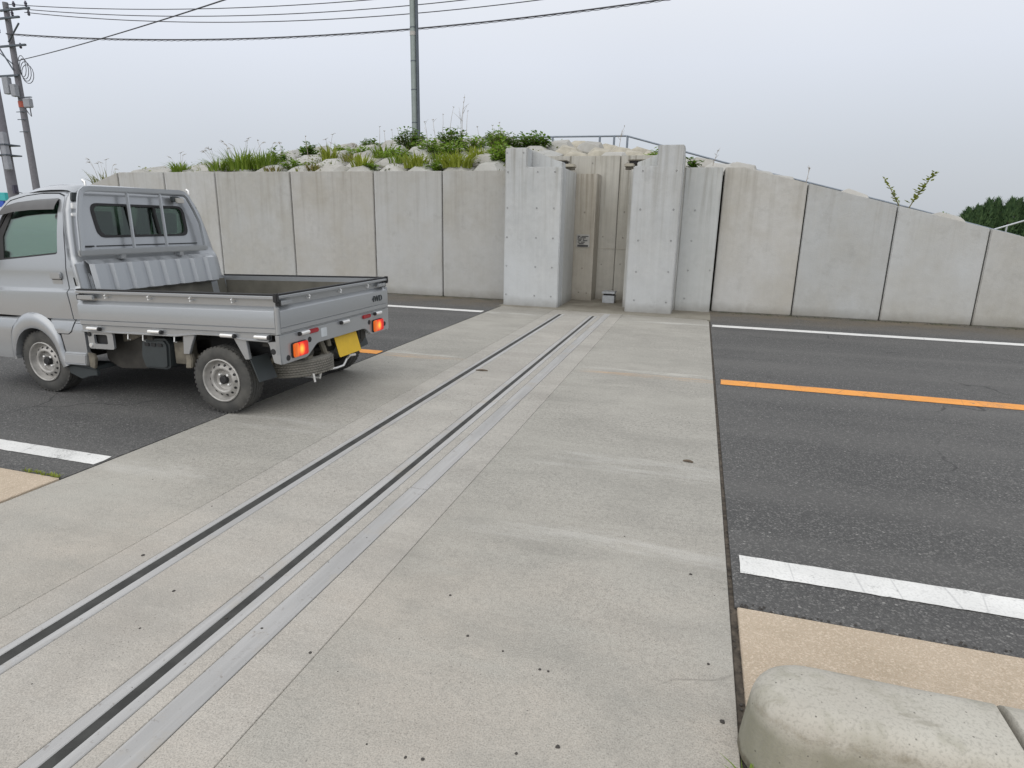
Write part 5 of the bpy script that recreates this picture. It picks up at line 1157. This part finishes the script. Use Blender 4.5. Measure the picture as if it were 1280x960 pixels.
# wheels
def wheel(x, y, s_, par=TR):
    t = bpy.data.objects.new('wheel', None); COL.objects.link(t); t.parent = par; t.location = Vector((x, y, .268)) - root_loc(par)
    o = lambda prof: [(r, h*s_) for r, h in prof]
    r0 = .268
    b = MB(); prof = [(.166,.125),(.170,.0),(.185,-.006),(.215,-.010),(.244,-.003),(.2605,.008)]
    for k in range(5):
        h = .016+.026*k; prof += [(r0-.002-.002*abs(k-2),h),(r0-.002*abs(k-2),h+.018),(r0-.010,h+.020),(r0-.010,h+.025)]
    prof += [(.2605,.146),(.240,.155),(.185,.150),(.166,.125)]
    b.lathe(o([(r,h) for r, h in prof]), (x,y,.268), 'y', 48, cap=False); b.build('tyre', M_TYRE, t, ang=30)
    lg = MB(); n_ = 44
    for k in range(n_):
        for yy in (.004, .128):
            a_ = 2*math.pi*k/n_; ca, sa = math.cos(a_), math.sin(a_); ta = .010
            vs = []
            for dr, dy, dt in [(r,h,q) for r in (.255,.2665) for h in (0,.022) for q in (-ta,ta)]:
                vs.append((x+dr*ca-dt*sa, y+s_*(yy+dy), .268+dr*sa+dt*ca))
            lg.add(vs, [(0,1,3,2),(4,6,7,5),(0,4,5,1),(2,3,7,6),(0,2,6,4),(1,5,7,3)])
    lgo = lg.build('tread_blocks', M_TYRE, t); lgo['kind'] = 'stuff'
    b = MB(); b.lathe(o([(.170,.002),(.171,-.010),(.164,-.014),(.158,-.008),(.154,.020),(.143,.034),(.138,.030),(.128,.022),(.112,.010),(.103,.004),(.094,.004),(.086,.010),(.078,.034),(.060,.040),(.034,.040),(0,.040)]), (x,y,.268), 'y', 40, cap=False); b.build('rim', M_WHEEL, t, ang=30)
    vh = MB()
    for k in range(14):
        a_ = 2*math.pi*k/14; cx, cz = x+.1205*math.cos(a_), .268+.1205*math.sin(a_); nrm = Vector((math.cos(a_)*.55, -.83*s_, math.sin(a_)*.55)).normalized()
        # holes lie on the sloping face of the disc
        e1 = Vector((-math.sin(a_), 0, math.cos(a_))); e2 = nrm.cross(e1); c0 = Vector((cx, y+s_*.0145, cz))
        vs = [c0+e1*.0115*math.cos(q*.785)+e2*.0115*math.sin(q*.785) for q in range(8)]; vh.add(vs, [tuple(range(8))])
    vh.build('vent_hole', M_BLACK, t, fix=False)['kind'] = 'stuff'
    hb_ = MB(); hb_.lathe(o([(.033,.040),(.033,.012),(.026,.004),(0,.002)]), (x,y,.268), 'y', 20, cap=False); hb_.build('hub_cap', M_BLACK, t)
    for k in range(4):
        a_ = R(45)+k*math.pi/2; nt = MB(); nt.lathe(o([(.012,.042),(.011,.018),(.006,.014),(0,.014)]), (x+.052*math.cos(a_), y, .268+.052*math.sin(a_)), 'y', 6, cap=False); nt.build('wheel_nut', M_CHROME, t)
    return t
wheel(-3.465, 3.795, 1); wheel(-5.29, 3.795, 1); wheel(-3.465, 2*CY-3.795, -1); wheel(-5.29, 2*CY-3.795, -1)
# spare, slung flat under the tail
sp_ = bpy.data.objects.new('spare_wheel', None); COL.objects.link(sp_); sp_.parent = TR; SPX, SPY, SPZ = -3.16, 4.38, .30
b = MB(); prof = [(.17,-.06),(.19,-.075),(.235,-.072),(.254,-.064)]
for k in range(6): h = -.060+.0205*k; prof += [(.264,h),(.266,h+.014),(.257,h+.0155),(.257,h+.019)]
prof += [(.254,.066),(.235,.074),(.19,.076),(.17,.06)]
tilt = lambda c: Vector((c.x, c.y, c.z+.10*(c.x-SPX)))
b.lathe(prof, (SPX,SPY,SPZ), 'z', 48, cap=False); b.build('tyre', M_SPARE, sp_, warp=tilt)
lg = MB()
for k in range(64):
    for zz in (-.060,-.0395,-.019,.0015,.022,.0425):
        a_ = 2*math.pi*k/64+zz*2.2; ca, sa = math.cos(a_), math.sin(a_); vs = []
        for dr, dz, dt in [(r,h,q) for r in (.255,.2685) for h in (0,.014) for q in (-.0085,.0085)]: vs.append((SPX+dr*ca-dt*sa, SPY+dr*sa+dt*ca, SPZ+zz+dz))
        lg.add(vs, [(0,1,3,2),(4,6,7,5),(0,4,5,1),(2,3,7,6),(0,2,6,4),(1,5,7,3)])
q = lg.build('tread_blocks', M_SPARE, sp_, warp=tilt); q['kind'] = 'stuff'
b = MB(); b.lathe([(.17,.05),(.16,.0),(.12,-.03),(.05,-.03),(0,-.03)], (SPX,SPY,SPZ), 'z', 32, cap=False); b.build('rim', M_RUST, sp_, warp=tilt)
b = MB(); b.tube([(-2.90,4.17,.285),(-2.895,4.18,.215)], .009, 6); b.tube([(-3.3,4.36,.205),(-2.97,4.36,.205),(-2.93,4.36,.36)], .014, 6); T(b, 'carrier_bar', M_CHROME, 0, sp_, None)
u = MB(); u.box(-3.03, -2.96, 4.20, 4.27, .36, .50); T(u, 'spare_hanger', M_RUST, .006)
